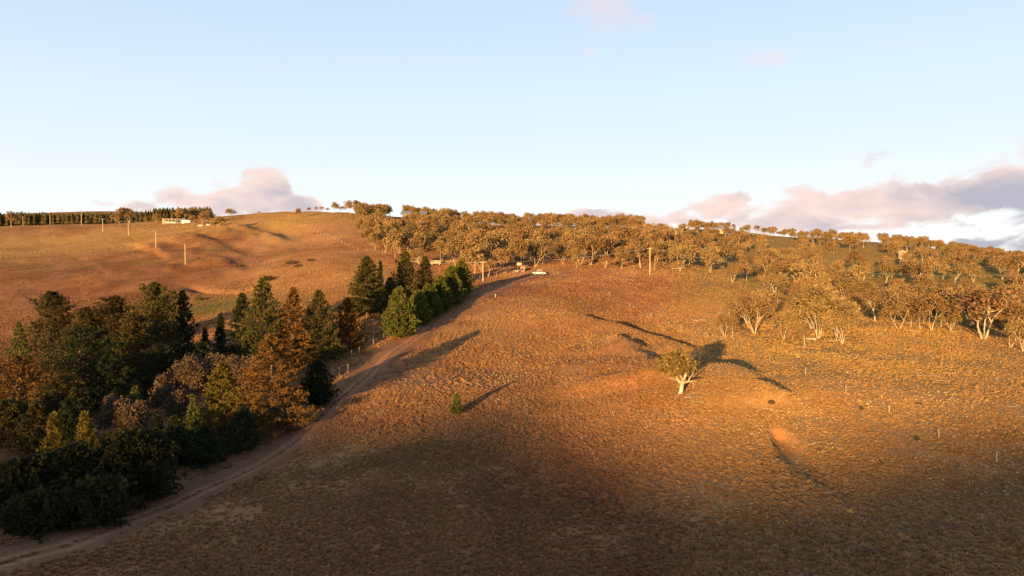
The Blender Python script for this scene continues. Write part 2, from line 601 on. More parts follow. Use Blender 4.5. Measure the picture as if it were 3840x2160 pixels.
def tag(o, label=None, cat=None, group=None, kind=None):
    if label:
        o['label'] = label
    if cat:
        o['category'] = cat
    if group:
        o['group'] = group
    if kind:
        o['kind'] = kind
    return o


def mesh_from(name, verts, faces, mat=None, smooth_shade=False):
    me = bpy.data.meshes.new(name)
    verts = np.asarray(verts, np.float32)
    me.vertices.add(len(verts))
    me.vertices.foreach_set('co', verts.ravel())
    if isinstance(faces, np.ndarray):
        k = faces.shape[1]
        nf = len(faces)
        me.loops.add(nf * k)
        me.loops.foreach_set('vertex_index', faces.astype(np.int32).ravel())
        me.polygons.add(nf)
        me.polygons.foreach_set('loop_start', np.arange(0, nf * k, k, dtype=np.int32))
    else:
        flat = [i for f in faces for i in f]
        st = np.cumsum([0] + [len(f) for f in faces[:-1]]).astype(np.int32)
        me.loops.add(len(flat))
        me.loops.foreach_set('vertex_index', np.array(flat, np.int32))
        me.polygons.add(len(faces))
        me.polygons.foreach_set('loop_start', st)
    me.update(calc_edges=True)
    me.polygons.foreach_set('use_smooth', np.full(len(me.polygons), smooth_shade))
    if mat:
        me.materials.append(mat)
    return me


def set_color(me, name, rgb):
    a = me.attributes.new(name, 'FLOAT_COLOR', 'POINT')
    c = np.ones((len(rgb), 4), np.float32)
    c[:, :3] = rgb
    a.data.foreach_set('color', c.ravel())


def build_ground():
    v = np.stack([GX, GY, GZ + Z0], -1)[:-1].reshape(-1, 3)      # last angle repeats the first
    nt_ = NT - 1
    i, j = np.meshgrid(np.arange(nt_), np.arange(NR - 1), indexing='ij')
    i2 = (i + 1) % nt_
    f = np.stack([i * NR + j, i * NR + j + 1, i2 * NR + j + 1, i2 * NR + j], -1).reshape(-1, 4)
    c = len(v)
    v = np.concatenate([v, [[0, 0, float(GZ[:, 0].mean()) + Z0]]])
    cap = [(c, int(((k + 1) % nt_) * NR), int(k * NR)) for k in range(nt_)]
    me = mesh_from('ground', v, [tuple(q) for q in f[:, ::-1].tolist()] + [(a, e, b) for a, b, e in cap], M_GROUND, True)
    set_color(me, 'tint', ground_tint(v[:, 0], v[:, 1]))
    o = bpy.data.objects.new('ground', me)
    COL.objects.link(o)
    tag(o, 'dry grassy hills of golden pasture and red soil', 'ground', kind='structure')
    return o


build_ground()


def build_track():
    pts = np.array(ROAD)
    seg = np.r_[0, np.cumsum(np.hypot(*np.diff(pts, axis=0).T))]
    s = np.arange(0, seg[-1], 0.6)
    x = np.interp(s, seg, pts[:, 0])
    y = np.interp(s, seg, pts[:, 1])
    ker = np.ones(21) / 21
    xs = np.convolve(np.pad(x, 10, 'edge'), ker, 'valid')
    ys = np.convolve(np.pad(y, 10, 'edge'), ker, 'valid')
    tx, ty = np.gradient(xs), np.gradient(ys)
    l = np.hypot(tx, ty)
    nx, ny = ty / l, -tx / l
    offs = np.linspace(-2.6, 2.6, 11)
    rag = 1 + 0.25 * fbm(s / 3, s * 0, 5, 3)
    VX = xs[:, None] + nx[:, None] * offs[None] * rag[:, None]
    VY = ys[:, None] + ny[:, None] * offs[None] * rag[:, None]
    lift = np.array([-.10, .02, .05, .035, .05, .06, .05, .035, .05, .02, -.10])
    VZ = height(VX.ravel(), VY.ravel()).reshape(VX.shape) + lift[None]
    v = np.stack([VX, VY, VZ], -1).reshape(-1, 3)
    n, m = VX.shape
    i, j = np.meshgrid(np.arange(n - 1), np.arange(m - 1), indexing='ij')
    f = np.stack([i * m + j, i * m + j + 1, (i + 1) * m + j + 1, (i + 1) * m + j], -1).reshape(-1, 4)
    me = mesh_from('dirt_track', v, f, M_GROUND, True)
    set_color(me, 'tint', ground_tint(v[:, 0], v[:, 1]))
    o = bpy.data.objects.new('dirt_track', me)
    COL.objects.link(o)
    tag(o, 'pale dirt vehicle track climbing beside the conifers to the ute', 'track', kind='structure')


build_track()
# ------------------------------------------------------------------ tussock grass over the pasture
def leafy_material(name, col, var=0.25, trans=0.25, attr=None, attr_type='GEOMETRY'):
    m, nt, b = material(name)
    b.inputs['Roughness'].default_value = 0.85
    b.inputs['Specular IOR Level'].default_value = 0.08
    base = nt.nodes.new('ShaderNodeRGB')
    base.outputs[0].default_value = (*col, 1)
    src = base.outputs[0]
    if attr:
        at = nt.nodes.new('ShaderNodeAttribute')
        at.attribute_name = attr
        at.attribute_type = attr_type
        if attr_type == 'INSTANCER':
            src = at.outputs['Color']
        else:
            mx = nt.nodes.new('ShaderNodeMix')
            mx.data_type = 'RGBA'
            mx.blend_type = 'MULTIPLY'
            mx.inputs[0].default_value = 1
            nt.links.new(src, mx.inputs[6])
            nt.links.new(at.outputs['Color'], mx.inputs[7])
            src = mx.outputs[2]
    oi = nt.nodes.new('ShaderNodeObjectInfo')
    hs = nt.nodes.new('ShaderNodeHueSaturation')
    mr = nt.nodes.new('ShaderNodeMapRange')
    mr.inputs['To Min'].default_value = 1 - var
    mr.inputs['To Max'].default_value = 1 + var
    nt.links.new(oi.outputs['Random'], mr.inputs['Value'])
    nt.links.new(mr.outputs[0], hs.inputs['Value'])
    mr2 = nt.nodes.new('ShaderNodeMapRange')
    mr2.inputs['To Min'].default_value = 0.5 - 0.03 * var
    mr2.inputs['To Max'].default_value = 0.5 + 0.07 * var
    frac = nt.nodes.new('ShaderNodeMath')
    frac.operation = 'FRACT'
    mul = nt.nodes.new('ShaderNodeMath')
    mul.operation = 'MULTIPLY'
    mul.inputs[1].default_value = 7.31
    nt.links.new(oi.outputs['Random'], mul.inputs[0])
    nt.links.new(mul.outputs[0], frac.inputs[0])
    nt.links.new(frac.outputs[0], mr2.inputs['Value'])
    nt.links.new(mr2.outputs[0], hs.inputs['Hue'])
    nt.links.new(src, hs.inputs['Color'])
    nt.links.new(hs.outputs[0], b.inputs['Base Color'])
    if trans > 0:
        tr = nt.nodes.new('ShaderNodeBsdfTranslucent')
        nt.links.new(hs.outputs[0], tr.inputs['Color'])
        ms = nt.nodes.new('ShaderNodeMixShader')
        ms.inputs[0].default_value = trans
        out = nt.nodes['Material Output']
        nt.links.new(b.outputs[0], ms.inputs[1])
        nt.links.new(tr.outputs[0], ms.inputs[2])
        nt.links.new(ms.outputs[0], out.inputs['Surface'])
    return m


M_TUSSOCK = leafy_material('tussock_straw', (0.4, 0.26, 0.11), 0.22, 0.2, 'tint', 'INSTANCER')


def tussock_mesh(seed, blades, hgt, rad):
    r = np.random.default_rng(seed)
    v, f = [], []
    for k in range(blades):
        a = r.uniform(0, 2 * PI)
        lean = rad * math.sqrt(r.uniform(0.02, 1))
        h = hgt * r.uniform(0.6, 1.0) * (1 - 0.55 * (lean / rad) ** 2)
        w = 0.09 * r.uniform(0.7, 1.5)
        bx, by = 0.35 * lean * math.cos(a), 0.35 * lean * math.sin(a)
        tx, ty = lean * math.cos(a), lean * math.sin(a)
        t = r.uniform(0, PI)
        wx, wy = w * math.cos(t), w * math.sin(t)
        i = len(v)
        v += [(bx - wx, by - wy, -0.06), (bx + wx, by + wy, -0.06), (tx * .8 + wx * .7, ty * .8 + wy * .7, h * .75), (tx, ty, h)]
        f += [(i, i + 1, i + 2), (i, i + 2, i + 3)]
    return mesh_from('tussock_blades', v, f, M_TUSSOCK)


def scatter(name, label, cat, pts, rot, scl, tint, meshes):
    coll = bpy.data.collections.new(name + '_kinds')
    for k, me in enumerate(meshes):
        coll.objects.link(bpy.data.objects.new('tussock_kind', me))
    me = bpy.data.meshes.new(name)
    me.vertices.add(len(pts))
    me.vertices.foreach_set('co', np.asarray(pts, np.float32).ravel())
    a = me.attributes.new('tilt', 'FLOAT_VECTOR', 'POINT')
    a.data.foreach_set('vector', np.asarray(rot, np.float32).ravel())
    a = me.attributes.new('size', 'FLOAT_VECTOR', 'POINT')
    a.data.foreach_set('vector', np.asarray(scl, np.float32).ravel())
    set_color(me, 'tint', tint)
    o = bpy.data.objects.new(name, me)
    COL.objects.link(o)
    tag(o, label, cat, kind='stuff')
    ng = bpy.data.node_groups.new(name, 'GeometryNodeTree')
    ng.interface.new_socket('Geometry', in_out='INPUT', socket_type='NodeSocketGeometry')
    ng.interface.new_socket('Geometry', in_out='OUTPUT', socket_type='NodeSocketGeometry')
    N = ng.nodes.new
    gi, go = N('NodeGroupInput'), N('NodeGroupOutput')
    iop = N('GeometryNodeInstanceOnPoints')
    ci = N('GeometryNodeCollectionInfo')
    ci.inputs['Collection'].default_value = coll
    ci.inputs['Separate Children'].default_value = True
    ci.inputs['Reset Children'].default_value = True
    na = N('GeometryNodeInputNamedAttribute')
    na.data_type = 'FLOAT_VECTOR'
    na.inputs['Name'].default_value = 'tilt'
    ns = N('GeometryNodeInputNamedAttribute')
    ns.data_type = 'FLOAT_VECTOR'
    ns.inputs['Name'].default_value = 'size'
    e2r = N('FunctionNodeEulerToRotation')
    L = ng.links.new
    L(gi.outputs[0], iop.inputs['Points'])
    L(ci.outputs[0], iop.inputs['Instance'])
    iop.inputs['Pick Instance'].default_value = True
    L(na.outputs['Attribute'], e2r.inputs[0])
    L(e2r.outputs[0], iop.inputs['Rotation'])
    L(ns.outputs['Attribute'], iop.inputs['Scale'])
    L(iop.outputs[0], go.inputs[0])
    md = o.modifiers.new('scatter', 'NODES')
    md.node_group = ng
    return o


def sample_ground(n, rmin, rmax, power, amin=-46, amax=46):
    """random ground places, thinning out with distance"""
    q = rng.uniform(0, 1, n)
    r = (rmin ** power + q * (rmax ** power - rmin ** power)) ** (1 / power)
    a = np.radians(rng.uniform(amin, amax, n))
    return r * np.sin(a), r * np.cos(a)


def build_tussocks():
    bands = [(46, 130, 225000, 1.35), (130, 330, 225000, 1.2), (330, 640, 80000, 1.2)]
    xs, ys = [], []
    for a, b, n, p in bands:
        x, y = sample_ground(n, a, b, p)
        xs.append(x)
        ys.append(y)
    x = np.concatenate(xs)
    y = np.concatenate(ys)
    r = np.hypot(x, y)
    # thick in swards, absent from the track and the bare soil
    cov = 0.74 + 0.9 * fbm(x / 20.0, y / 20.0, 101, 3) + 0.8 * fbm(x / 4.0, y / 4.0, 111, 2)
    cov = np.clip(cov, .3, 1)
    d, fr = poly_dist(x, y, ROAD)
    cov = cov * smooth(3.0, 6.6, np.abs(d + 1.0) + 1.2 * fbm(x / 3, y / 3, 13, 2))
    cov = np.maximum(cov, np.where(np.abs(d) < .4, .30, 0))      # grassy strip between the wheel lines
    cov = np.where((d > 0) & (d < 14), cov * 0.55, cov)
    dg, fg = poly_dist(x, y, GULLY)
    cov = cov * np.where((dg < 3) & (fg < .38), smooth(0.6, 2.4, np.abs(dg)), 1)
    keep = rng.uniform(0, 1, len(x)) < np.clip(cov, 0.0, 1)
    x, y, r = x[keep], y[keep], r[keep]
    z = height(x, y)
    # only ground that the valley side turns towards the viewer
    u, v = project(x, y, z)
    ok = (u > -800) & (u < 4640) & (v < 2700)
    x, y, z, r = x[ok], y[ok], z[ok], r[ok]
    n = len(x)
    base = ground_tint(x, y)
    lum = base.mean(1, keepdims=True)
    straw = np.array([0.46, 0.262, 0.140])
    t = base * 0.8 + straw[None] * 0.2
    t = t * rng.uniform(0.84, 1.14, (n, 1)) * np.array([1, 1, 1])
    grey = rng.uniform(0, 1, (n, 1)) < 0.15
    t = np.where(grey, t * 0.7 + 0.3 * t.mean(1, keepdims=True) * 0.85, t)
    s = rng.uniform(0.6, 1.35, n) * np.where(r > 130, 1.0 + 0.1 * smooth(130, 400, r), 1.0)
    s = s * (1 + 0.5 * fbm(x / 9.0, y / 9.0, 121, 2))
    uu = 1920 + F * x / y
    s = s * (1 - .30 * smooth(2350, 2800, uu) * smooth(85, 115, r)) * .92
    scl = np.stack([s * rng.uniform(.85, 1.25, n), s, s * rng.uniform(.45, .9, n)], -1)
    rot = np.stack([rng.normal(0, .12, n), rng.normal(0, .12, n), rng.uniform(0, 2 * PI, n)], -1)
    kinds = [tussock_mesh(k, 20 + 3 * k, 0.36 + 0.03 * k, 0.24 + 0.03 * k) for k in range(5)]
    scatter('tussock_grass', 'dry straw coloured tussock grass covering the hills', 'grass', np.stack([x, y, z], -1), rot, scl, np.clip(t, .02, .6), kinds)
    print('tussocks', n)


def build_pale_tufts():
    """bright dead flower heads in drifts, thickest on the right hand paddock"""
    x, y = sample_ground(160000, 58, 230, 1.25)
    u, v = project(x, y, height(x, y))
    cov = np.clip(fbm(x / 14.0, y / 14.0, 201, 3) * 1.6 - 0.16, 0, 1) * np.clip(0.15 + smooth(1750, 2900, u) * .6 + .45 * smooth(1700, 2000, u) * (1 - smooth(2000, 2500, u)), 0, 1) * 0.40
    keep = (rng.uniform(0, 1, len(x)) < cov) & (u > -700) & (u < 4500)
    x, y = x[keep], y[keep]
    n = len(x)
    s = rng.uniform(0.32, 0.7, n)
    t = np.array([0.62, 0.48, 0.27])[None] * rng.uniform(0.75, 1.1, (n, 1))
    kinds = [tussock_mesh(40 + k, 26, 0.30, 0.26) for k in range(3)]
    scatter('pale_seed_heads', 'scattered pale cream seed heads standing out of the grass', 'grass', np.stack([x, y, height(x, y) + .12], -1),
            np.stack([rng.normal(0, .2, n), rng.normal(0, .2, n), rng.uniform(0, 6.28, n)], -1), np.stack([s, s, s], -1), t, kinds)
    print('seed heads', n)


build_tussocks()
build_pale_tufts()
# ------------------------------------------------------------------ tree growing
class Wood:
    """collects tapered limbs as one mesh"""

    def __init__(self):
        self.v, self.f, self.n = [], [], 0

    def limb(self, pts, radii, sides=5):
        pts = np.asarray(pts, float)
        m = len(pts)
        tan = np.gradient(pts, axis=0)
        tan /= np.linalg.norm(tan, axis=1, keepdims=True) + 1e-9
        ref = np.array([0.31, 0.17, 1.0]) if abs(tan[0][2]) < 0.8 else np.array([1.0, 0.2, 0.1])
        a = np.cross(tan, ref)
        a /= np.linalg.norm(a, axis=1, keepdims=True) + 1e-9
        b = np.cross(tan, a)
        t = np.arange(sides) * 2 * PI / sides
        ring = (a[:, None] * np.cos(t)[None, :, None] + b[:, None] * np.sin(t)[None, :, None]) * np.asarray(radii)[:, None, None] + pts[:, None]
        self.v.append(ring.reshape(-1, 3))
        i, j = np.meshgrid(np.arange(m - 1), np.arange(sides), indexing='ij')
        j2 = (j + 1) % sides
        self.f.append(np.stack([i * sides + j, i * sides + j2, (i + 1) * sides + j2, (i + 1) * sides + j], -1).reshape(-1, 4) + self.n)
        self.n += m * sides

    def mesh(self, name, mat):
        return mesh_from(name, np.concatenate(self.v), np.concatenate(self.f), mat, True)


def leaf_mesh(name, centre, long_, wide, shade, mat, cross=None):
    """one small kite of leaf per row: centre, long half-axis, wide half-axis"""
    n = len(centre)
    v = np.stack([centre - long_, centre + wide - long_ * 0.1, centre + long_, centre - wide - long_ * 0.1], 1).reshape(-1, 3)
    f = np.arange(n * 4, dtype=np.int32).reshape(-1, 4)
    me = mesh_from(name, v, f, mat)
    set_color(me, 'leaf', np.repeat(shade, 4, axis=0))
    return me


def rand_dirs(r, n):
    d = r.normal(size=(n, 3))
    return d / np.linalg.norm(d, axis=1, keepdims=True)


def bark_material(name, c1, c2, scale):
    m, nt, b = material(name)
    tc = nt.nodes.new('ShaderNodeTexCoord')
    n = nt.nodes.new('ShaderNodeTexNoise')
    n.inputs['Scale'].default_value = scale
    n.inputs['Detail'].default_value = 5
    rp = nt.nodes.new('ShaderNodeMix')
    rp.data_type = 'RGBA'
    mr = nt.nodes.new('ShaderNodeMapRange')
    mr.inputs['From Min'].default_value = 0.35
    mr.inputs['From Max'].default_value = 0.68
    nt.links.new(tc.outputs['Object'], n.inputs['Vector'])
    nt.links.new(n.outputs['Fac'], mr.inputs['Value'])
    nt.links.new(mr.outputs[0], rp.inputs[0])
    rp.inputs[6].default_value = (*c1, 1)
    rp.inputs[7].default_value = (*c2, 1)
    nt.links.new(rp.outputs[2], b.inputs['Base Color'])
    b.inputs['Roughness'].default_value = 0.8
    b.inputs['Specular IOR Level'].default_value = 0.2
    return m


M_GUM_BARK = bark_material('pale_gum_bark', (0.54, 0.45, 0.33), (0.30, 0.22, 0.16), 1.1)
M_PINE_BARK = bark_material('brown_pine_bark', (0.11, 0.07, 0.045), (0.19, 0.13, 0.09), 2.0)
M_GREY_WOOD = bark_material('weathered_wood', (0.50, 0.42, 0.33), (0.28, 0.22, 0.17), 2.0)
M_GUM_LEAF = leafy_material('gum_leaf', (0.262, 0.162, 0.076), 0.24, 0.15, 'leaf')
M_GUM_OLIVE = leafy_material('olive_gum_leaf', (0.240, 0.160, 0.055), 0.05, 0.15, 'leaf')
M_PINE = leafy_material('pine_needle', (0.066, 0.051, 0.019), 0.18, 0.1, 'leaf')
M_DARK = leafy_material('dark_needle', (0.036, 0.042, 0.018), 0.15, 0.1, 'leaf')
M_CYPD = leafy_material('shade_deepened_spray', (0.036, 0.037, 0.015), 0.12, 0.1, 'leaf')  # dark green lowered further so the colour carries the grove's shade
M_OLIVE = leafy_material('olive_needle', (0.088, 0.078, 0.024), 0.12, 0.1, 'leaf')
M_CYP = leafy_material('cypress_spray', (0.110, 0.112, 0.026), 0.12, 0.1, 'leaf')
M_GOLD = leafy_material('golden_cypress_spray', (0.150, 0.115, 0.022), 0.12, 0.1, 'leaf')
M_LARCH = leafy_material('brown_larch_twig', (0.125, 0.085, 0.042), 0.1, 0.1, 'leaf')
M_SILVER = leafy_material('silver_leaf', (0.130, 0.086, 0.055), 0.12, 0.15, 'leaf')
M_RUST = leafy_material('rusty_pine_needle', (0.165, 0.080, 0.026), 0.1, 0.1, 'leaf')


def grow_gum(seed, H=10.0, spread=5.0, stems=2, bare=0.35, clumps=1.0, leaf=0.30, per=34, flat=0.75, mat=None, lean=0.25, upright=0.0, leafiness=1.0, fill=1.0):
    """a snow gum: pale forking stems, umbrella of leaf clumps at the branch ends"""
    r = np.random.default_rng(seed)
    wood = Wood()
    tips = []

    def branch(p, d, length, rad, level, maxl):
        k = 5
        pts = [p]
        q, dd = p.copy(), d.copy()
        for s in range(k - 1):
            dd = dd + r.normal(0, 0.16 + .04 * level, 3) + np.array([0, 0, 0.10 if level < 2 else 0.04])
            dd /= np.linalg.norm(dd)
            q = q + dd * length / (k - 1)
            pts.append(q)
        rr = np.linspace(rad, rad * 0.62, k)
        wood.limb(pts, rr, 7 if level == 0 else (5 if level < 3 else 3))
        if level >= maxl:
            tips.append((pts[-1], dd))
            if r.uniform() < 0.5:
                tips.append((pts[2], dd))
            return
        n = 2 if level == 0 else int(r.integers(2, 4))
        a0 = r.uniform(0, 2 * PI)
        for c in range(n):
            a = a0 + c * 2 * PI / n + r.normal(0, .35)
            side = np.cross(dd, [math.cos(a), math.sin(a), .3])
            side /= np.linalg.norm(side) + 1e-9
            op = r.uniform(0.38, 0.85) * (1 - .4 * upright)
            nd = dd * math.cos(op) + side * math.sin(op)
            nd[2] = max(nd[2], -0.05) + 0.08 + upright * .2
            nd /= np.linalg.norm(nd)
            st = pts[-1] if c < 2 or level > 2 else pts[3]
            branch(st, nd, length * r.uniform(0.62, 0.88), rad * (0.66 if n == 2 else 0.56), level + 1, maxl)

    for s in range(stems):
        a = r.uniform(0, 2 * PI) if stems == 1 else (s + r.uniform(-.25, .25)) * 2 * PI / stems
        l = lean * r.uniform(.5, 1.4) * (1.0 if stems > 1 else 0.6)
        d = np.array([math.cos(a) * l, math.sin(a) * l, 1.0])
        d /= np.linalg.norm(d)
        branch(np.array([math.cos(a) * .12 * (stems > 1), math.sin(a) * .12 * (stems > 1), -0.35]), d, bare * H * r.uniform(.85, 1.15), 0.021 * H * (0.74 if stems > 1 else 1.0), 0, 3 if stems > 2 else 4)
    v = np.concatenate(wood.v)
    T = np.array([t[0] for t in tips])
    # scale the whole frame to the wanted height and spread
    zs = (H * 0.93) / max(T[:, 2].max(), 0.1)
    xs = spread / np.percentile(np.hypot(T[:, 0], T[:, 1]), 92)
    sc = np.array([xs, xs, zs])
    wood.v = [q * np.where(q[:, 2:3] < 0.5, np.array([1, 1, 1.0]), np.array([1, 1, 1.0])) * np.array([xs, xs, zs]) for q in wood.v]
    T = T * sc
    cr = 0.125 * H * clumps
    # side shoots fill the dome below and between the branch ends
    q = rand_dirs(r, 90) * np.array([spread * .98, spread * .98, .36 * H]) * r.uniform(.72, 1.0, (90, 1)) + np.array([T[:, 0].mean(), T[:, 1].mean(), .60 * H])
    q = q[(q[:, 2] > (.40 if bare > .31 else .32) * H) & (q[:, 2] < H * .97)][:int(26 * fill)]
    T = np.concatenate([T, q])
    cen, sh = [], []
    for t in T:
        n = int(per * r.uniform(.6, 1.3) * leafiness)
        e = rand_dirs(r, n) * (r.uniform(0.25, 1, (n, 1)) ** .5) * cr * np.array([1.1, 1.1, flat])
        cen.append(t + e + np.array([0, 0, .25 * cr]))
        sh.append(np.full(n, r.uniform(.72, 1.25)))
    cen = np.concatenate(cen)
    sh = np.concatenate(sh)
    n = len(cen)
    lg = rand_dirs(r, n) * (leaf * r.uniform(.6, 1.3, (n, 1)))
    wd = np.cross(lg, rand_dirs(r, n))
    wd = wd / (np.linalg.norm(wd, axis=1, keepdims=True) + 1e-9) * (leaf * 0.55 * r.uniform(.6, 1.2, (n, 1)))
    shade = sh[:, None] * r.uniform(.75, 1.25, (n, 1)) * np.array([1, 1, 1.0]) + r.normal(0, .06, (n, 3))
    return wood.mesh('trunk', M_GUM_BARK), leaf_mesh('crown', cen, lg, wd, np.clip(shade, .2, 2), mat or M_GUM_LEAF)


def grow_conifer(seed, H=16.0, R=5.0, shape='pine', mat=None, dens=1.0, base=0.04, blade=0.55, gaps=0.0, tops=1):
    """whorls of boughs on a straight stem, each bough carrying tufts of needles"""
    r = np.random.default_rng(seed)
    wood = Wood()
    wob = np.cumsum(r.normal(0, .02 * H / 16, (9, 2)), axis=0)
    zt = np.linspace(-.4, H * .97, 9)
    wood.limb(np.c_[wob, zt], np.linspace(.021 * H, .004 * H, 9), 7)
    prof = {
        'pine': lambda t: (1 - t) ** .85 * (0.75 + .3 * min(1, t * 5)) + .05,
        'broad': lambda t: (1 - t ** 2.6) ** .8 * (0.75 + .25 * min(1, t * 4)) + .03,
        'spire': lambda t: (1 - t) ** .9 + .04,
        'cypress': lambda t: min(1, (t + .16) / .36) ** .8 * (1 - t) ** .72 + .03,
        'column': lambda t: (1 - t ** 2.2) * .95 + .06,
        'mound': lambda t: math.sqrt(max(0, 1 - t * t)) * .98 + .05,
    }[shape]
    up = {'pine': .35, 'broad': .45, 'spire': .12, 'cypress': 1.0, 'column': .75, 'mound': .45}[shape]
    nb = int({'pine': 165, 'broad': 200, 'spire': 150, 'cypress': 230, 'column': 170, 'mound': 260}[shape] * dens)
    cen, lng, wid, shd = [], [], [], []
    lump = r.uniform({'mound': .58, 'broad': .5, 'pine': .74, 'column': .64, 'cypress': .84}.get(shape, .72), 1.16, 400)
    for k in range(nb):
        t = base + (1 - base) * (k + r.uniform()) / nb
        if r.uniform() < gaps:
            continue
        a = k * 2.39996 + r.normal(0, .25)
        key = int(((a % (2 * PI)) / (2 * PI)) * 7) * 17 + int(t * 7)
        L = R * prof(t) * lump[key % 400] * r.uniform(.86, 1.08)
        L = max(L, .25)
        e = up * (0.55 + .75 * t) + r.normal(0, .12)
        m = 6
        s = np.linspace(0, 1, m)
        rad = L * s
        rise = L * (math.tan(min(e, 1.25)) * s * (0.6 + .4 * s)) * (.8 if shape != 'cypress' else .75) - (0.10 * L * s if shape in ('spire', 'pine') else 0)
        z0 = H * t * (.97 if shape not in ('cypress', 'column') else .86)
        if shape in ('cypress', 'column', 'mound'):
            z0 = max(.15 + .5 * r.uniform(), H * t * .98 - .7 * rise[-1])
        zb = z0 + np.minimum(rise, H * 1.0 - z0 if t < .9 else rise)
        i0 = np.interp(z0, zt, wob[:, 0]), np.interp(z0, zt, wob[:, 1])
        bend = r.normal(0, .12)
        pts = np.stack([i0[0] + rad * np.cos(a + bend * s), i0[1] + rad * np.sin(a + bend * s), zb], -1)
        wood.limb(pts[[0, 2, 5]], [.016 * L + .012, .010 * L + .01, .01], 3)
        nt_ = max(4, int((4 + L * 2.7) * (1.25 if shape in ('cypress', 'mound') else 1)))
        q = r.uniform(.18, 1.02, nt_) ** .75
        P_ = np.stack([np.interp(q, s, pts[:, i]) for i in range(3)], -1)
        sw = (.105 if shape == 'pine' else .16) * L * (1.1 - q * .6)[:, None]
        P_ = P_ + r.normal(0, 1, (nt_, 3)) * sw * np.array([1, 1, .35 if shape == 'pine' else .45])
        nbld = (7 if shape not in ('cypress', 'mound') else 6) + (2 if blade < .45 else 0)
        out = np.array([math.cos(a), math.sin(a), 0])
        cluster = r.uniform(.7, 1.3, nt_)
        for j in range(nbld):
            if shape in ('cypress', 'column'):
                dd = out * .45 + np.array([0, 0, .85]) + r.normal(0, .38, (nt_, 3))
            elif shape == 'mound':
                dd = out * .8 + np.array([0, 0, .35]) + r.normal(0, .45, (nt_, 3))
            else:
                dd = out * .55 + np.array([0, 0, .45]) + r.normal(0, .62, (nt_, 3))
            dd /= np.linalg.norm(dd, axis=1, keepdims=True)
            bl = blade * r.uniform(.6, 1.25, (nt_, 1)) * .5
            w = np.cross(dd, rand_dirs(r, nt_))
            w /= np.linalg.norm(w, axis=1, keepdims=True) + 1e-9
            cen.append(P_ + dd * bl)
            lng.append(dd * bl)
            wid.append(w * bl * (.36 if shape not in ('cypress', 'mound') else .46))
            shd.append(np.clip(cluster[:, None] * r.uniform(.7, 1.3, (nt_, 1)) + r.normal(0, .06, (nt_, 3)), .2, 2))
    if shape == 'mound':
        for k in range(16):             # young leaders standing out of the mass
            a, q = r.uniform(0, 6.28), R * math.sqrt(r.uniform(0, .8))
            zb = H * math.sqrt(max(0.05, 1 - (q / R) ** 2)) * .84
            hh = r.uniform(.8, 2.4)
            n = int(70 * hh)
            t = r.uniform(0, 1, (n, 1))
            aa = r.uniform(0, 6.28, (n, 1))
            rr = .55 * (1 - t) + .05
            c = np.concatenate([q * math.cos(a) + rr * np.cos(aa), q * math.sin(a) + rr * np.sin(aa), zb - .3 + t * hh], 1)
            dd = np.concatenate([np.cos(aa) * .6, np.sin(aa) * .6, np.full((n, 1), .7)], 1) + r.normal(0, .25, (n, 3))
            bl = blade * .45 * r.uniform(.5, 1.1, (n, 1))
            w = np.cross(dd, rand_dirs(r, n))
            cen.append(c)
            lng.append(dd * bl)
            wid.append(w / (np.linalg.norm(w, axis=1, keepdims=True) + 1e-9) * bl * .4)
            shd.append(np.repeat(r.uniform(.8, 1.5, (n, 1)), 3, 1))
    cen = np.concatenate(cen)
    return wood.mesh('trunk', M_PINE_BARK), leaf_mesh('crown', cen, np.concatenate(lng), np.concatenate(wid), np.concatenate(shd), mat or M_PINE)


def place_tree(kind, meshes, x, y, label, cat, group=None, rz=0.0, s=1.0, sz=None, sink=0.0, z=None):
    e = bpy.data.objects.new(kind, None)
    e.empty_display_size = 0.5
    e.location = (x, y, (hz(x, y) if z is None else z) - sink)
    e.rotation_euler = (0, 0, rz)
    e.scale = (s, s, sz or s)
    COL.objects.link(e)
    tag(e, label, cat, group)
    for nm, me in zip(('trunk', 'crown'), meshes):
        o = bpy.data.objects.new(nm, me)
        o.parent = e
        COL.objects.link(o)
    return e


def fit(u, vtop, y, R=None):
    """ground point in a column at a distance and the height that brings the top to a row"""
    x, yy = column_at(u, y)
    z = hz(x, yy)
    d = ray(u, vtop)
    ztop = Z0 + d[2] / d[1] * y
    return x, yy, z, ztop - z


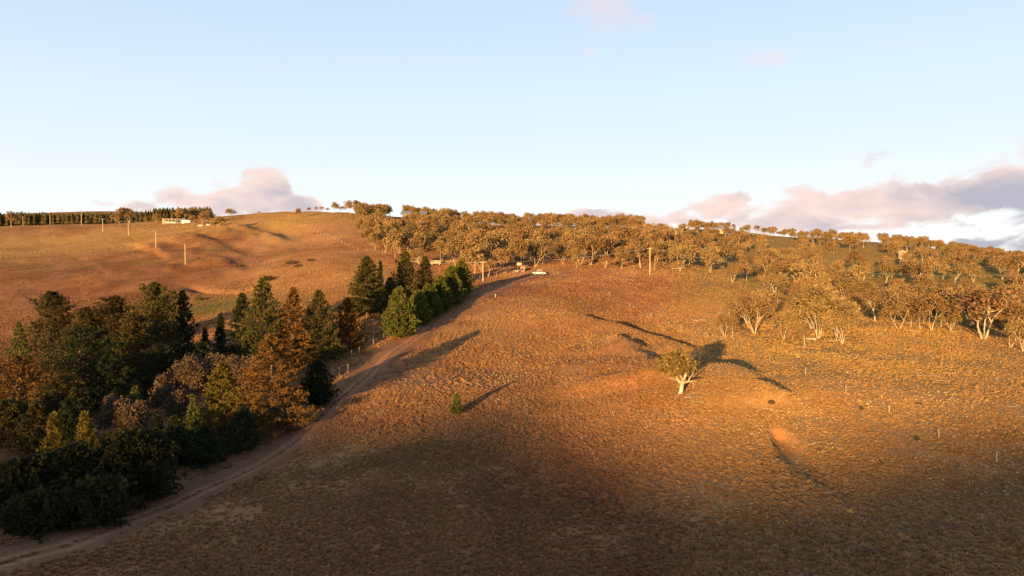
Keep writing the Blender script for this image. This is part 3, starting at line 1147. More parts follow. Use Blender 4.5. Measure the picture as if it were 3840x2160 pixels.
# conifers and garden trees of the plantation on the left: column, row of top, distance, crown radius, form, leaf, label
PLANT = [
    ('pine_tree', 200, 1090, 172, 9.0, 'broad', M_PINE, 1.0, 'broad dark pine with a rounded top, furthest left of the tall pines'),
    ('pine_tree', 425, 1105, 160, 7.6, 'broad', M_PINE, 1.0, 'broad olive pine joined to the left side of the tallest pine'),
    ('pine_tree', 580, 1053, 160, 7.6, 'broad', M_OLIVE, 1.1, 'tallest broad pine in the dark grove on the left'),
    ('pine_tree', 680, 1085, 164, 3.8, 'column', M_DARK, 1.0, 'narrow dark pine spire on the right side of the tallest pine'),
    ('cedar_tree', 65, 1200, 140, 4.6, 'spire', M_CYP, 1.0, 'green gold tiered cedar at the left edge below the broad pine'),
    ('larch_tree', 172, 1190, 137, 3.0, 'column', M_LARCH, .9, 'brown feathery larch between the cedar and the dark pines'),
    ('pine_tree', 290, 1222, 133, 8.6, 'broad', M_DARK, 1.1, 'wide dark flat layered pine in the middle of the left grove'),
    ('pine_tree', 60, 1330, 117, 6.8, 'broad', M_RUST, .9, 'brown lit open pine below the cedar at the left edge'),
    ('pine_tree', 210, 1405, 112, 4.4, 'broad', M_PINE, .8, 'low brown tipped pine in front of the wide dark pine'),
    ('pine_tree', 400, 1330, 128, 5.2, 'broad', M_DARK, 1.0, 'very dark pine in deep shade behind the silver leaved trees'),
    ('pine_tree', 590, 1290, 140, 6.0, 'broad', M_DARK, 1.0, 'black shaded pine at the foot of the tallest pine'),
    ('pine_tree', 1015, 1245, 113, 8.2, 'pine', M_RUST, 1.35, 'large orange lit pine with layered boughs beside the track'),
    ('pine_tree', 320, 1150, 158, 6.0, 'broad', M_PINE, .9, 'olive pine between the furthest left pine and the tallest pine'),
    ('pine_tree', 500, 1170, 150, 6.2, 'broad', M_PINE, 1.0, 'brown lit pine in front of the tallest pine'),
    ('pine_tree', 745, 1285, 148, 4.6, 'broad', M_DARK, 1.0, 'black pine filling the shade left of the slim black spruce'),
    ('pine_tree', 15, 1500, 104, 4.2, 'broad', M_PINE, .9, 'brown green pine low at the left edge above the dark cypresses'),
    ('pine_tree', 120, 1500, 102, 3.6, 'pine', M_PINE, .9, 'ragged olive pine behind the left golden spire'),
    ('pine_tree', 245, 1490, 104, 3.8, 'pine', M_DARK, .9, 'dark pine standing between and behind the two golden spires'),
    ('golden_cypress', 828, 1352, 112, 7.0, 'spire', M_GOLD, 1.35, 'golden yellow cypress on the left of the large orange pine'),
    ('spruce_tree', 495, 1447, 116, 3.0, 'spire', M_CYP, .9, 'small green spruce tip rising behind the lower silver leaved tree'),
    ('golden_cypress', 186, 1545, 92, 2.7, 'spire', M_GOLD, .9, 'golden cypress leader, left one of the two spires at lower left'),
    ('golden_cypress', 302, 1540, 94, 2.8, 'spire', M_GOLD, .9, 'golden cypress leader, right one of the two spires at lower left'),
    ('cypress_tree', 478, 1610, 88, 5.7, 'mound', M_CYPD, 1.5, 'huge dark rounded cypress nearest the track at lower left'),
    ('cypress_tree', 250, 1670, 84, 4.8, 'mound', M_CYPD, 1.1, 'dark spreading cypress below the two golden spires'),
    ('cypress_tree', 70, 1720, 80, 4.6, 'mound', M_CYPD, 1.1, 'dark bushy cypress at the lower left edge under the pines'),
    ('cypress_tree', 120, 1850, 74, 3.9, 'mound', M_CYPD, 1.0, 'low black cypress in the bottom left corner beside the track'),
    ('cypress_tree', 330, 1800, 78, 4.4, 'mound', M_CYPD, 1.0, 'low dark cypress skirt spreading towards the track end'),
    ('fir_tree', 640, 1560, 101, 3.4, 'pine', M_DARK, 1.0, 'dark fir between the rounded cypress and the golden cypress'),
    ('fir_tree', 575, 1555, 103, 2.4, 'spire', M_DARK, .8, 'slim dark fir with a pale tip behind the rounded cypress'),
    ('fir_tree', 760, 1600, 101, 3.5, 'pine', M_DARK, 1.0, 'dark green fir at the foot of the golden cypress'),
    ('fir_tree', 715, 1480, 107, 2.2, 'spire', M_CYP, .8, 'small green fir tip leaning on the golden cypress'),
    ('fir_tree', 900, 1520, 106, 3.2, 'pine', M_DARK, .9, 'shaded fir skirt in front of the large orange pine'),
    ('cypress_bush', 1185, 1352, 124, 3.8, 'cypress', M_DARK, .9, 'dark cypress bush with two pale tips right of the orange pine'),
    ('spruce_tree', 822, 1172, 166, 2.3, 'spire', M_DARK, .8, 'slim black spruce standing alone left of the pine row'),
    ('spruce_tree', 765, 1225, 164, 1.8, 'spire', M_PINE, .7, 'short slim spruce beside the black spruce in shade'),
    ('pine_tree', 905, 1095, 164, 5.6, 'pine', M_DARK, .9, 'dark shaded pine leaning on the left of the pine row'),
    ('pine_tree', 985, 1040, 160, 6.8, 'column', M_OLIVE, 1.2, 'tall leafy pine, first and tallest of the lit pine row'),
    ('pine_tree', 1098, 1072, 160, 5.6, 'pine', M_RUST, 1.1, 'orange brown pine, second of the lit pine row'),
    ('pine_tree', 1195, 1087, 163, 5.2, 'column', M_OLIVE, 1.0, 'olive brown pine, third of the lit pine row'),
    ('pine_tree', 1302, 1117, 172, 4.4, 'column', M_RUST, .9, 'slender rusty pine at the right end of the lit pine row'),
    ('pine_tree', 1375, 957, 207, 8.4, 'pine', M_OLIVE, 1.4, 'large spreading pine with drooping layers behind the front cypress'),
    ('spruce_tree', 1428, 977, 228, 1.5, 'spire', M_DARK, .6, 'thin dark spruce spire between the two big upper pines'),
    ('pine_tree', 1520, 942, 224, 5.8, 'column', M_OLIVE, 1.1, 'tall double topped pine above the cypress hedge'),
    ('pine_tree', 1592, 960, 228, 3.8, 'column', M_PINE, .9, 'narrower brown pine tucked right of the double topped pine'),
    ('pine_tree', 1462, 1040, 218, 3.8, 'pine', M_OLIVE, .9, 'low olive pine filling between the upper pines'),
    ('cypress_tree', 1497, 1077, 179, 5.0, 'cypress', M_CYP, 1.8, 'bright green flame shaped cypress at the front of the hedge'),
    ('cypress_tree', 1566, 1090, 192, 4.3, 'cypress', M_CYP, 1.1, 'shaded cypress next behind the bright front cypress'),
    ('cypress_tree', 1608, 1066, 199, 4.4, 'cypress', M_CYP, 1.1, 'third cypress from the front in the hedge beside the track'),
    ('cypress_tree', 1650, 1036, 206, 4.6, 'cypress', M_CYP, 1.1, 'middle cypress of the hedge with gold tips'),
    ('cypress_tree', 1692, 998, 214, 4.8, 'cypress', M_CYP, 1.2, 'tall cypress second from the uphill end of the hedge'),
    ('cypress_tree', 1728, 978, 222, 5.0, 'cypress', M_CYP, 1.2, 'last and highest cypress at the uphill end of the hedge'),
    ('young_pine', 1708, 1478, None, 1.05, 'cypress', M_CYP, .6, 'small young pine alone on the open tussock slope'),
]


def build_plantation():
    for k, (nm, u, vt, y, R, shape, mat, dens, label) in enumerate(PLANT):
        if y is None:
            x, y = cast(u + 4, 1560)
            h = (1560 - vt) / F * y
        else:
            x, y, z, h = fit(u, vt, y)
        ms = grow_conifer(300 + k, h, R, shape, mat, dens, base=.02 if shape in ('mound', 'cypress') else .05, blade=(.58 if y > 140 else .42) if nm != 'young_pine' else .3)
        cat = {'larch_tree': 'larch', 'cypress_bush': 'bush'}.get(nm, nm.replace('_', ' ').replace('golden cypress', 'cypress').replace(' tree', ''))
        place_tree(nm, ms, x, y, label, cat, 'conifers planted on the left of the track', rz=k * 1.3)


SILVER = [(690, 1338, 126, 3.3, 'reddish grey rounded leafy tree behind the golden cypress, leftmost of three'),
          (612, 1410, 124, 2.0, 'dull grey leafy tree in half shade, left of the reddish rounded tree'),
          (655, 1470, 120, 1.9, 'grey pink leafy tree below the reddish rounded tree'),
          (832, 1335, 128, 2.7, 'reddish leafy crown just above the tip of the golden cypress'),
          (893, 1340, 127, 2.6, 'reddish leafy crown between the golden cypress and orange pine'),
          (420, 1496, 110, 2.3, 'silver brown leafy tree beside the small spruce tip'),
          (512, 1512, 109, 1.8, 'smaller silver grey leafy tree in front of the small spruce tip')]


def build_silver():
    for k, (u, vt, y, R, label) in enumerate(SILVER):
        x, y, z, h = fit(u, vt, y)
        ms = grow_gum(900 + k, h, R, stems=2, bare=.3, clumps=.95, leaf=.24, per=55, flat=1.0, mat=M_SILVER, lean=.12, upright=.5)
        place_tree('leafy_tree', ms, x, y, label, 'tree', 'silver leaved trees among the conifers', rz=k)
    x, y, z, h = fit(340, 1525, 97)
    wood, _ = grow_gum(950, h, 1.8, stems=1, bare=.4, per=1, lean=.1)
    o = bpy.data.objects.new('dead_tree', wood)
    o.location = (x, y, z)
    COL.objects.link(o)
    tag(o, 'bare leafless sapling between the golden spires and the silver trees', 'dead tree')


build_plantation()
build_silver()
# ------------------------------------------------------------------ snow gum woodland
GUM_HI = []
for s_, (stems, bare, lean, spr, upr) in enumerate([(1, .30, .35, .48, .1), (2, .34, .35, .46, .1), (3, .36, .45, .50, .0), (4, .36, .5, .50, .1), (1, .36, .2, .40, .3), (2, .30, .5, .54, .0), (5, .4, .55, .46, .1), (2, .4, .25, .37, .4)]):
    GUM_HI.append(grow_gum(20 + s_, 10.0, 10 * spr, stems, bare, clumps=1.0, leaf=.32, per=19 if stems < 3 else 26, lean=lean, upright=upr))
for s_ in (2, 3):              # thin and half dead crowns
    GUM_HI.append(grow_gum(40 + s_, 10.0, 4.6, s_, .34, clumps=.8, leaf=.3, per=20, lean=.35, leafiness=.45 if s_ == 2 else .2, fill=.35))
GUM_LO = []
for s_, (stems, bare, lean, spr, upr) in enumerate([(1, .32, .35, .44, .1), (2, .34, .3, .42, .1), (3, .34, .4, .46, .0), (1, .36, .2, .36, .3), (2, .32, .5, .50, .0), (2, .38, .25, .35, .4)]):
    GUM_LO.append(grow_gum(60 + s_, 10.0, 10 * spr, stems, bare, clumps=1.15, leaf=.46, per=11, lean=lean, upright=upr))
GUM_DARK = [grow_gum(80 + s_, 10.0, 6.0, 2, .2, clumps=1.35, leaf=.5, per=30, lean=.4, flat=.9) for s_ in range(2)]

# lone and outstanding trees: column, row of foot, row of top, kind, spread factor, label
LONE = [
    (2552, 1478, 1312, 'lone', 1.0, 'lone snow gum with a thick white trunk on the open spur'),
    (2830, 1252, 1105, 3, 1.05, 'vase shaped gum with white stems left of the big fan shaped gum'),
    (3068, 1268, 1062, 6, 1.15, 'big fan shaped gum with many splayed white limbs at the paddock edge'),
    (3018, 1298, 1215, 0, .8, 'short gum with one pale stem in front of the big fan shaped gum'),
    (3160, 1290, 1165, 2, 1.0, 'many stemmed gum standing right of the big fan shaped gum'),
    (3136, 1280, 1190, 4, .7, 'thin single stemmed gum beside the many stemmed gum'),
    (2940, 1272, 1165, 5, 1.1, 'low leaning gum with a bushy olive crown below the vase shaped gum'),
    (2718, 1264, 1175, 3, .8, 'small forked gum at the left tip of the lower clump'),
    (2748, 1270, 1180, 4, .6, 'tiny leaning gum beside the small forked gum'),
    (2736, 1190, 1130, 0, .9, 'small gum behind the small forked gum with a dark shaded side'),
    (2775, 1170, 1105, 4, .8, 'slim leaning gum above the small forked gum'),
    (3252, 1148, 1050, 6, 1.0, 'gum with a bright sheaf of yellow white bare stems'),
    (3370, 1232, 1110, 1, 1.1, 'gum with two curved white trunks at the lower edge'),
    (3415, 1226, 1120, 7, .9, 'upright gum with a straight pale trunk right of the curved pair'),
    (3450, 1238, 1150, 4, .7, 'thin crooked gum at the paddock edge'),
    (3494, 1240, 1095, 5, 1.15, 'thick trunked gum forking low with a wide crown at the edge'),
    (3530, 1225, 1140, 0, .8, 'gum with one pale trunk half hidden beside the thick forked gum'),
    (3565, 1240, 1150, 3, .8, 'small stemmed gum behind the long sideways bough'),
    (3688, 1272, 1070, 2, 1.2, 'massive gum with a long bough reaching sideways to the left'),
    (3745, 1272, 1180, 1, .9, 'ragged low gum to the right of the massive gum'),
    (3790, 1302, 1190, 2, .9, 'scraggy gum near the right edge above the fallen sticks'),
    (3835, 1318, 1200, 3, .9, 'scraggy gum cut by the right edge of the paddock'),
    (2216, 993, 885, 3, 1.1, 'spreading gum with fanned pale limbs straight above the ute'),
    (2168, 940, 880, 0, .9, 'gum with a twisted trunk left of the fanned gum'),
    (2164, 1008, 930, 7, .7, 'thin dark trunked gum at the forest edge right of the ute'),
    (2005, 1002, 900, 5, 1.1, 'round crowned gum right behind the ute and shed'),
    (1880, 1020, 930, 1, 1.0, 'gum with a crooked pale trunk left of the shed'),
    (2402, 1004, 905, 0, 1.05, 'broad gum standing just left of the tall power pole'),
    (2330, 1008, 950, 4, .8, 'small gum at the forest edge between fanned gum and power pole'),
    (2270, 1006, 950, 3, .8, 'bushy young gum right of the fanned gum'),
    (2552, 1018, 925, 5, 1.15, 'wide low gum with spreading pale limbs right of the power pole'),
    (2664, 1022, 925, 7, 1.1, 'gum with two stout yellow white trunks at the forest edge'),
    (2746, 1058, 985, 2, .9, 'small candelabra gum with bright white forks in front of the forest'),
    (2905, 1062, 985, 1, 1.0, 'gum with a long white limb arching right'),
    (3050, 925, 862, 0, 1.1, 'gum with a stout pale trunk near the skyline'),
    (3185, 950, 880, 5, 1.15, 'gum with a broad arching limb on the green slope'),
    (3207, 1022, 940, 1, 1.05, 'gum with a split pale trunk in the green clearing'),
    (3135, 1035, 975, 6, .9, 'small many stemmed gum in the green clearing'),
    (3420, 1068, 975, 1, 1.1, 'gum forked in a wide white V right of the green clearing'),
    (3465, 1070, 1005, 3, .8, 'small gum tucked right of the white V gum'),
    (3580, 1075, 1000, 0, 1.0, 'gum with a curved bough over the far clearing'),
    (3650, 1058, 985, 6, .9, 'gum with a row of pale stems at the far clearing'),
    (3758, 1048, 960, 3, .95, 'gum above the dark shadow at the far right clearing'),
    (3812, 1052, 950, 4, 1.1, 'thick pale trunked gum at the right edge of the clearing'),
    (3345, 970, 905, 5, .9, 'gum with crooked yellow limbs left of the tall narrow shed'),
    (3402, 945, 885, 1, 1.1, 'gum with forked yellow white trunk behind the tall narrow shed'),
    (3238, 930, 885, 0, 1.0, 'skyline gum with a short white trunk above the hedge of low scrub'),
    (1396, 920, 850, 1, 1.05, 'dense round gum with white fork at the left tip of the forest'),
    (1446, 950, 888, 3, .85, 'small vase shaped gum at the corner of the fence'),
    (1578, 1000, 930, 2, 1.0, 'gum with pale stems above the timber heap'),
    (1655, 985, 900, 1, 1.0, 'gum with forked white trunk right above the timber heap'),
    (1120, 818, 782, 5, .8, 'squat gum leaning over bare ground near the hill crest'),
    (857, 808, 775, 2, 1.7, 'big spreading gum alone on the left skyline'),
    (975, 797, 784, 0, .9, 'tiny distant gum alone on the crest of the hill'),
    (1160, 795, 778, 5, 1.2, 'low gum on the hill crest, first of the crest row'),
    (1190, 793, 774, 3, .9, 'thin topped gum on the hill crest, second of the crest row'),
    (1208, 794, 774, 0, .9, 'round gum on the hill crest, third of the crest row'),
    (1232, 794, 778, 4, .9, 'small pale gum on the hill crest, fourth of the crest row'),
    (1256, 795, 755, 1, .9, 'tall gum with a swelling trunk base on the hill crest'),
    (1282, 796, 772, 0, .9, 'dark small gum between the two tall crest gums'),
    (1312, 806, 752, 7, 1.0, 'tallest dark crest gum at the start of the forest'),
    (42, 852, 793, 7, 1.0, 'pale trunked gum standing forward at the far left'),
    (8, 842, 803, 5, 1.0, 'low gum at the far left beside the pale trunked gum'),
    (722, 846, 812, 4, .9, 'slim gum right of the white house shed'),
    (758, 842, 800, 1, 1.1, 'broad gum with pale limbs right of the white house'),
    (790, 838, 790, 2, 1.0, 'taller pale limbed gum behind the two cream boulders'),
]
BUSHY = [
    (490, 830, 783, 1.0, 'large rounded dark tree left of the white house'),
    (452, 832, 800, 1.1, 'lower rounded dark tree at the left foot of the large one'),
    (585, 832, 804, 1.15, 'flat topped dark tree just left of the white house'),
    (548, 833, 815, .9, 'small dark shrub tree in the gap left of the flat topped tree'),
    (690, 826, 785, 1.1, 'rusty leafed tree behind the white house roof'),
    (735, 820, 778, 1.0, 'tall rusty tree behind the right end of the white house'),
    (775, 815, 790, 1.1, 'brown tree on the skyline right of the white house'),
    (818, 850, 812, 1.05, 'dark round evergreen bush tree right of the two cream boulders'),
]


def lone_gum():
    """the lone snow gum: stout white leaning bole, low bough to the right, domed crown to the upper left"""
    r = np.random.default_rng(5)
    w = Wood()
    w.limb([(-.05, 0, -.5), (0, 0, 0), (.12, 0, .8), (.28, .05, 1.7), (.42, .05, 2.5)], [.75, .50, .40, .36, .32], 9)
    tips = []

    def limb(p, ends, r0):
        pts = [np.array(p, float)] + [np.array(e, float) for e in ends]
        w.limb(pts, np.linspace(r0, r0 * .35, len(pts)), 6)
        for k in range(1, len(pts)):
            for c in range(3 if k > 1 else 2):
                base = pts[k]
                d = (pts[k] - pts[k - 1]) / np.linalg.norm(pts[k] - pts[k - 1]) + r.normal(0, .55, 3) + np.array([0, 0, .35])
                d /= np.linalg.norm(d)
                e = base + d * r.uniform(.7, 1.3)
                e2 = e + (d + r.normal(0, .35, 3)) * r.uniform(.5, .9)
                w.limb([base, e, e2], [r0 * .3, r0 * .2, .02], 4)
                tips.append(e2)
                tips.append(e)

    top = (.42, .05, 2.5)
    limb((.2, 0, 1.9), [(-.7, .1, 3.0), (-1.1, .2, 4.2), (-1.4, .2, 5.3), (-1.2, .3, 6.3)], .24)
    limb(top, [(.1, .3, 3.7), (-.2, .4, 5.0), (-.1, .5, 6.4)], .25)
    limb(top, [(.9, -.3, 3.6), (1.2, -.5, 4.8), (1.3, -.3, 6.0)], .25)
    limb(top, [(1.0, .8, 3.6), (1.2, 1.4, 4.6), (.9, 1.6, 5.6)], .2)
    limb(top, [(-.3, -.8, 3.8), (-.9, -1.2, 5.0), (-1.0, -1.3, 6.0)], .2)
    w.limb([(.35, 0, 2.1), (1.3, -.1, 2.35), (2.3, -.1, 2.5), (3.1, -.1, 2.35)], [.28, .2, .14, .04], 6)
    w.limb([(2.2, -.1, 2.5), (2.4, -.1, 1.8), (2.3, 0, 1.0)], [.07, .04, .02], 4)
    w.limb([(1.2, -.1, 2.3), (1.9, .2, 3.2), (2.6, .2, 4.0)], [.15, .1, .03], 5)
    w.limb([(1.6, .1, 2.9), (2.1, -.2, 3.8), (2.2, -.3, 4.6)], [.09, .06, .02], 4)
    w.limb([(.2, 0, 1.8), (-.8, -.1, 2.7), (-1.7, -.1, 3.0), (-2.6, -.1, 3.05)], [.18, .12, .07, .02], 5)
    T = np.array([t for t in tips if t[2] > 3.2])
    more = rand_dirs(r, 125) * np.array([3.9, 3.0, 2.4]) * r.uniform(.55, 1, (125, 1)) + np.array([-.9, .2, 5.6])
    T = np.concatenate([T, more[more[:, 2] > 3.9]])
    cen, sh = [], []
    for t in T:
        n = int(r.integers(12, 30))
        cen.append(t + rand_dirs(r, n) * r.uniform(.1, 1, (n, 1)) * np.array([.72, .72, .5]))
        sh.append(np.full(n, r.uniform(.7, 1.25)))
    cen, sh = np.concatenate(cen), np.concatenate(sh)
    n = len(cen)
    lg = rand_dirs(r, n) * .24 * r.uniform(.6, 1.3, (n, 1))
    wd = np.cross(lg, rand_dirs(r, n))
    wd = wd / (np.linalg.norm(wd, axis=1, keepdims=True) + 1e-9) * .13
    return w.mesh('trunk', M_GUM_BARK), leaf_mesh('crown', cen, lg, wd, np.clip(sh[:, None] * r.uniform(.75, 1.25, (n, 1)) * np.ones(3), .2, 2), M_GUM_OLIVE)


TREES_XY = []


def build_lone():
    for k, (u, vb, vt, kind, sp, label) in enumerate(LONE):
        q = cast(u, vb)
        if q is None:
            q = column_at(u, 560)
        x, y = q
        h = max((vb - vt) / F * y, 2.0)
        TREES_XY.append((x, y, h))
        grp = 'snow gums of the woodland and hill crest'
        if kind == 'lone':
            ms = lone_gum()
            place_tree('gum_tree', ms, x, y, label, 'gum tree', rz=0.0, s=h / 8.2)
        else:
            ms = (GUM_HI if y < 330 else GUM_LO)
            ms = ms[kind % min(8, len(ms))]
            s = h / 10.0
            place_tree('gum_tree', ms, x, y, label, 'gum tree', grp, rz=k * 2.1, s=s * sp, sz=s)
    for k, (u, vb, vt, sp, label) in enumerate(BUSHY):
        q = cast(u, vb) or column_at(u, 560)
        x, y = q
        if y > 700:
            x, y = column_at(u, 590)
        d = ray(u, vt)
        h = max(Z0 + d[2] / d[1] * y - hz(x, y), 3.0)
        TREES_XY.append((x, y, h))
        place_tree('bushy_tree', GUM_DARK[k % 2], x, y, label, 'tree', 'rounded trees around the white house', rz=k * 1.7, s=h / 10 * sp, sz=h / 10)


EDGE = [(1330, 806), (1352, 850), (1372, 905), (1400, 940), (1470, 965), (1560, 985), (1600, 1000), (1680, 990), (1740, 1010), (1800, 1045), (1900, 1022), (1990, 1003), (2100, 990), (2216, 994), (2300, 1000), (2440, 1012), (2600, 1020), (2700, 1045), (2790, 1075), (2840, 1110), (2780, 1165), (2750, 1235), (2830, 1250), (2960, 1272), (3070, 1268), (3170, 1285), (3230, 1222), (3320, 1218), (3400, 1230), (3500, 1240), (3600, 1238), (3690, 1268), (3760, 1290), (3860, 1325), (4400, 1440), (4400, 1000), (3860, 975), (3840, 935), (3300, 890), (2700, 835), (2300, 800), (1330, 760)]
CLEAR = [[(2590, 852), (2590, 885), (2400, 885), (2400, 852)], [(2790, 870), (2960, 895), (2960, 925), (2800, 915)], [(3060, 985), (3160, 930), (3280, 900), (3330, 930), (3300, 1000), (3180, 1075), (3060, 1060)],
         [(3490, 1075), (3600, 1055), (3760, 1020), (3780, 1100), (3560, 1115)], [(1480, 800), (1520, 800), (1500, 870), (1400, 905), (1390, 880)], [(1620, 955), (1720, 950), (1720, 1000), (1590, 1005)], [(3340, 955), (3420, 955), (3420, 1000), (3340, 1000)],
         [(2880, 905), (2990, 905), (3010, 945), (2890, 950)], [(2660, 868), (2800, 868), (2800, 888), (2660, 888)], [(3240, 1085), (3330, 1060), (3360, 1085), (3300, 1130)]]
AREAS = [  # phrase, test
    ('behind the ute and shed', lambda u, v: 1850 <= u < 2110 and v >= 905),
    ('between the ute and the power pole', lambda u, v: 2110 <= u < 2440 and v >= 905),
    ('right of the power pole', lambda u, v: 2440 <= u < 2720 and v >= 930),
    ('above the timber heap', lambda u, v: 1480 <= u < 1850 and v >= 905),
    ('at the left tip of the forest', lambda u, v: u < 1480),
    ('on the skyline above the dark roof', lambda u, v: 1480 <= u < 1750 and v < 905),
    ('on the slope high above the ute', lambda u, v: 1750 <= u < 2110 and v < 905),
    ('on the slope high left of the carport', lambda u, v: 2110 <= u < 2480 and v < 905),
    ('around the carport and cream cottage', lambda u, v: 2480 <= u < 2860 and v < 930),
    ('on the skyline right of the cottage', lambda u, v: 2860 <= u < 3330 and v < 930),
    ('left of the green clearing', lambda u, v: 2720 <= u < 3060 and v < 1110),
    ('around the green clearing', lambda u, v: 3060 <= u < 3330 and v < 1110),
    ('around the tall narrow shed', lambda u, v: 3330 <= u < 3520 and v < 1050),
    ('on the descending skyline at right', lambda u, v: u >= 3520 and v < 1020),
    ('near the white V gum', lambda u, v: 3330 <= u < 3560),
    ('near the far right clearing', lambda u, v: u >= 3560 and v < 1120),
    ('behind the massive gum', lambda u, v: u >= 3560),
    ('behind the big fan shaped gum', lambda u, v: 2680 <= u < 3130),
    ('left of the curved trunk gum', lambda u, v: 3130 <= u < 3330),
]
ORD = ['first', 'second', 'third', 'fourth', 'fifth', 'sixth', 'seventh', 'eighth', 'ninth', 'tenth', 'eleventh', 'twelfth', 'thirteenth', 'fourteenth', 'fifteenth', 'sixteenth', 'seventeenth', 'eighteenth', 'nineteenth', 'twentieth',
       'twenty-first', 'twenty-second', 'twenty-third', 'twenty-fourth', 'twenty-fifth', 'twenty-sixth', 'twenty-seventh', 'twenty-eighth', 'twenty-ninth', 'thirtieth'] + ['thirty-' + o for o in ('first', 'second', 'third', 'fourth', 'fifth', 'sixth', 'seventh', 'eighth', 'ninth')] + ['fortieth'] + ['forty-' + o for o in ('first', 'second', 'third', 'fourth', 'fifth', 'sixth', 'seventh', 'eighth', 'ninth')]
HOUSES_XY = [(*(cast(u_, v_) or column_at(u_, 450)), r_) for u_, v_, r_ in ((2022, 1031, 7), (1960, 1030, 7), (1634, 994, 9), (2570, 877, 9), (2530, 877, 8), (2700, 876, 8), (2745, 876, 8), (3383, 972, 7), (2437, 1030, 4))] + [(*column_at(1553, 500), 12)]


def joined(ta, tb):
    """trunk and crown meshes as one mesh with two materials"""
    va, vb = [np.array([w.co for w in t.vertices]) for t in (ta, tb)]
    fa = [tuple(p.vertices) for p in ta.polygons]
    fb = [tuple(i + len(va) for i in p.vertices) for p in tb.polygons]
    me = mesh_from('gum', np.concatenate([va, vb]), fa + fb, ta.materials[0])
    me.materials.append(tb.materials[0])
    me.polygons.foreach_set('material_index', np.r_[np.zeros(len(fa)), np.ones(len(fb))].astype(np.int32))
    col = np.empty(len(vb) * 4, np.float32)
    tb.attributes['leaf'].data.foreach_get('color', col)
    set_color(me, 'leaf', np.concatenate([np.ones((len(va), 3)), col.reshape(-1, 4)[:, :3]]))
    return me


def build_woodland(limit):
    edge = EDGE
    n = 9000
    y = rng.uniform(165, 560, n)
    x = rng.uniform(-.25, .95, n) * y
    z = height(x, y)
    u, v = project(x, y, z)
    ok = inside(u, v, edge) & (u < 4300)
    for c in CLEAR:
        ok &= ~inside(u, v, c)
    x, y, z, u, v = x[ok], y[ok], z[ok], u[ok], v[ok]
    # hidden ground gets no tree: keep spots whose crown can be seen over the crest
    got = []
    taken = [(a, b, h * .32) for a, b, h in TREES_XY]
    for i in range(len(x)):
        q = cast(float(u[i]), float(v[i]) - 22)
        if q is not None and q[1] < y[i] - 25:
            continue
        gap = (5.8 if u[i] < 2500 else (6.4 if y[i] > 385 else 9.2)) * (1 + 1.1 * vnoise(np.array([x[i] / 25.0]), np.array([y[i] / 25.0]), 77)[0])
        if any((x[i] - a) ** 2 + (y[i] - b) ** 2 < (gap + g * .35) ** 2 for a, b, g in taken):
            continue
        if any((x[i] - a) ** 2 + (y[i] - b) ** 2 < g * g for a, b, g in HOUSES_XY):
            continue
        h = float(rng.uniform(5.6, 12.2)) * (1.1 if u[i] < 2500 else .95)
        if y[i] > 390:
            h *= .78
        if u[i] > 2600 and y[i] > 320:
            h *= .86
        if u[i] > 2600 and y[i] < 215:
            h *= .85
        taken.append((x[i], y[i], h * .32))
        got.append((float(x[i]), float(y[i]), float(u[i]), float(v[i]), h))
    got.sort(key=lambda t: t[1] / t[4] + (1e3 if t[2] > 3860 else 0))
    rest = got[limit:]
    got = got[:limit]
    # label by area and order from the left, so that each can be pointed out
    per = {}
    for t in got:
        for ph, test in AREAS:
            if test(t[2], t[3]):
                break
        per.setdefault(ph, []).append(t)
    k = 0
    for ph, ts in per.items():
        ts.sort(key=lambda t: t[2])
        for i, (x_, y_, u_, v_, h) in enumerate(ts):
            pool = GUM_HI if y_ < 260 else GUM_LO
            mi = int(rng.integers(len(pool)))
            word = 'tall' if h > 10 else ('short' if h < 7.6 else 'medium')
            stem = {0: 'single trunked', 1: 'forked', 2: 'many stemmed', 3: 'many stemmed', 4: 'leaning', 5: 'spreading', 6: 'many stemmed', 7: 'upright', 8: 'thin crowned', 9: 'half bare'}[mi] if pool is GUM_HI else {0: 'single trunked', 1: 'forked', 2: 'many stemmed', 3: 'upright', 4: 'spreading', 5: 'narrow'}[mi]
            label = '%s %s gum, %s from left %s' % (word, stem, ORD[i] if i < len(ORD) else 'place %d' % (i + 1), ph)
            s = h / 10
            place_tree('gum_tree', pool[mi], x_, y_, label, 'gum tree', 'snow gums of the woodland and hill crest', rz=float(rng.uniform(0, 6.28)), s=s * float(rng.uniform(.85, 1.12)), sz=s)
            k += 1
    if rest:
        kinds = [joined(a, b) for a, b in GUM_LO]
        q = np.array(rest)
        m = len(q)
        sc = q[:, 4] / 10
        scatter('gum_woodland', 'mass of farther snow gums filling the wood behind the nearer trees', 'woodland', np.stack([q[:, 0], q[:, 1], height(q[:, 0], q[:, 1])], -1),
                np.stack([np.zeros(m), np.zeros(m), rng.uniform(0, 6.28, m)], -1), np.stack([sc * rng.uniform(.85, 1.15, m), sc, sc], -1), np.ones((m, 3)), kinds)
    print('woodland', k, 'rest', len(rest), {p: len(t) for p, t in per.items()})


build_lone()
build_woodland(232)


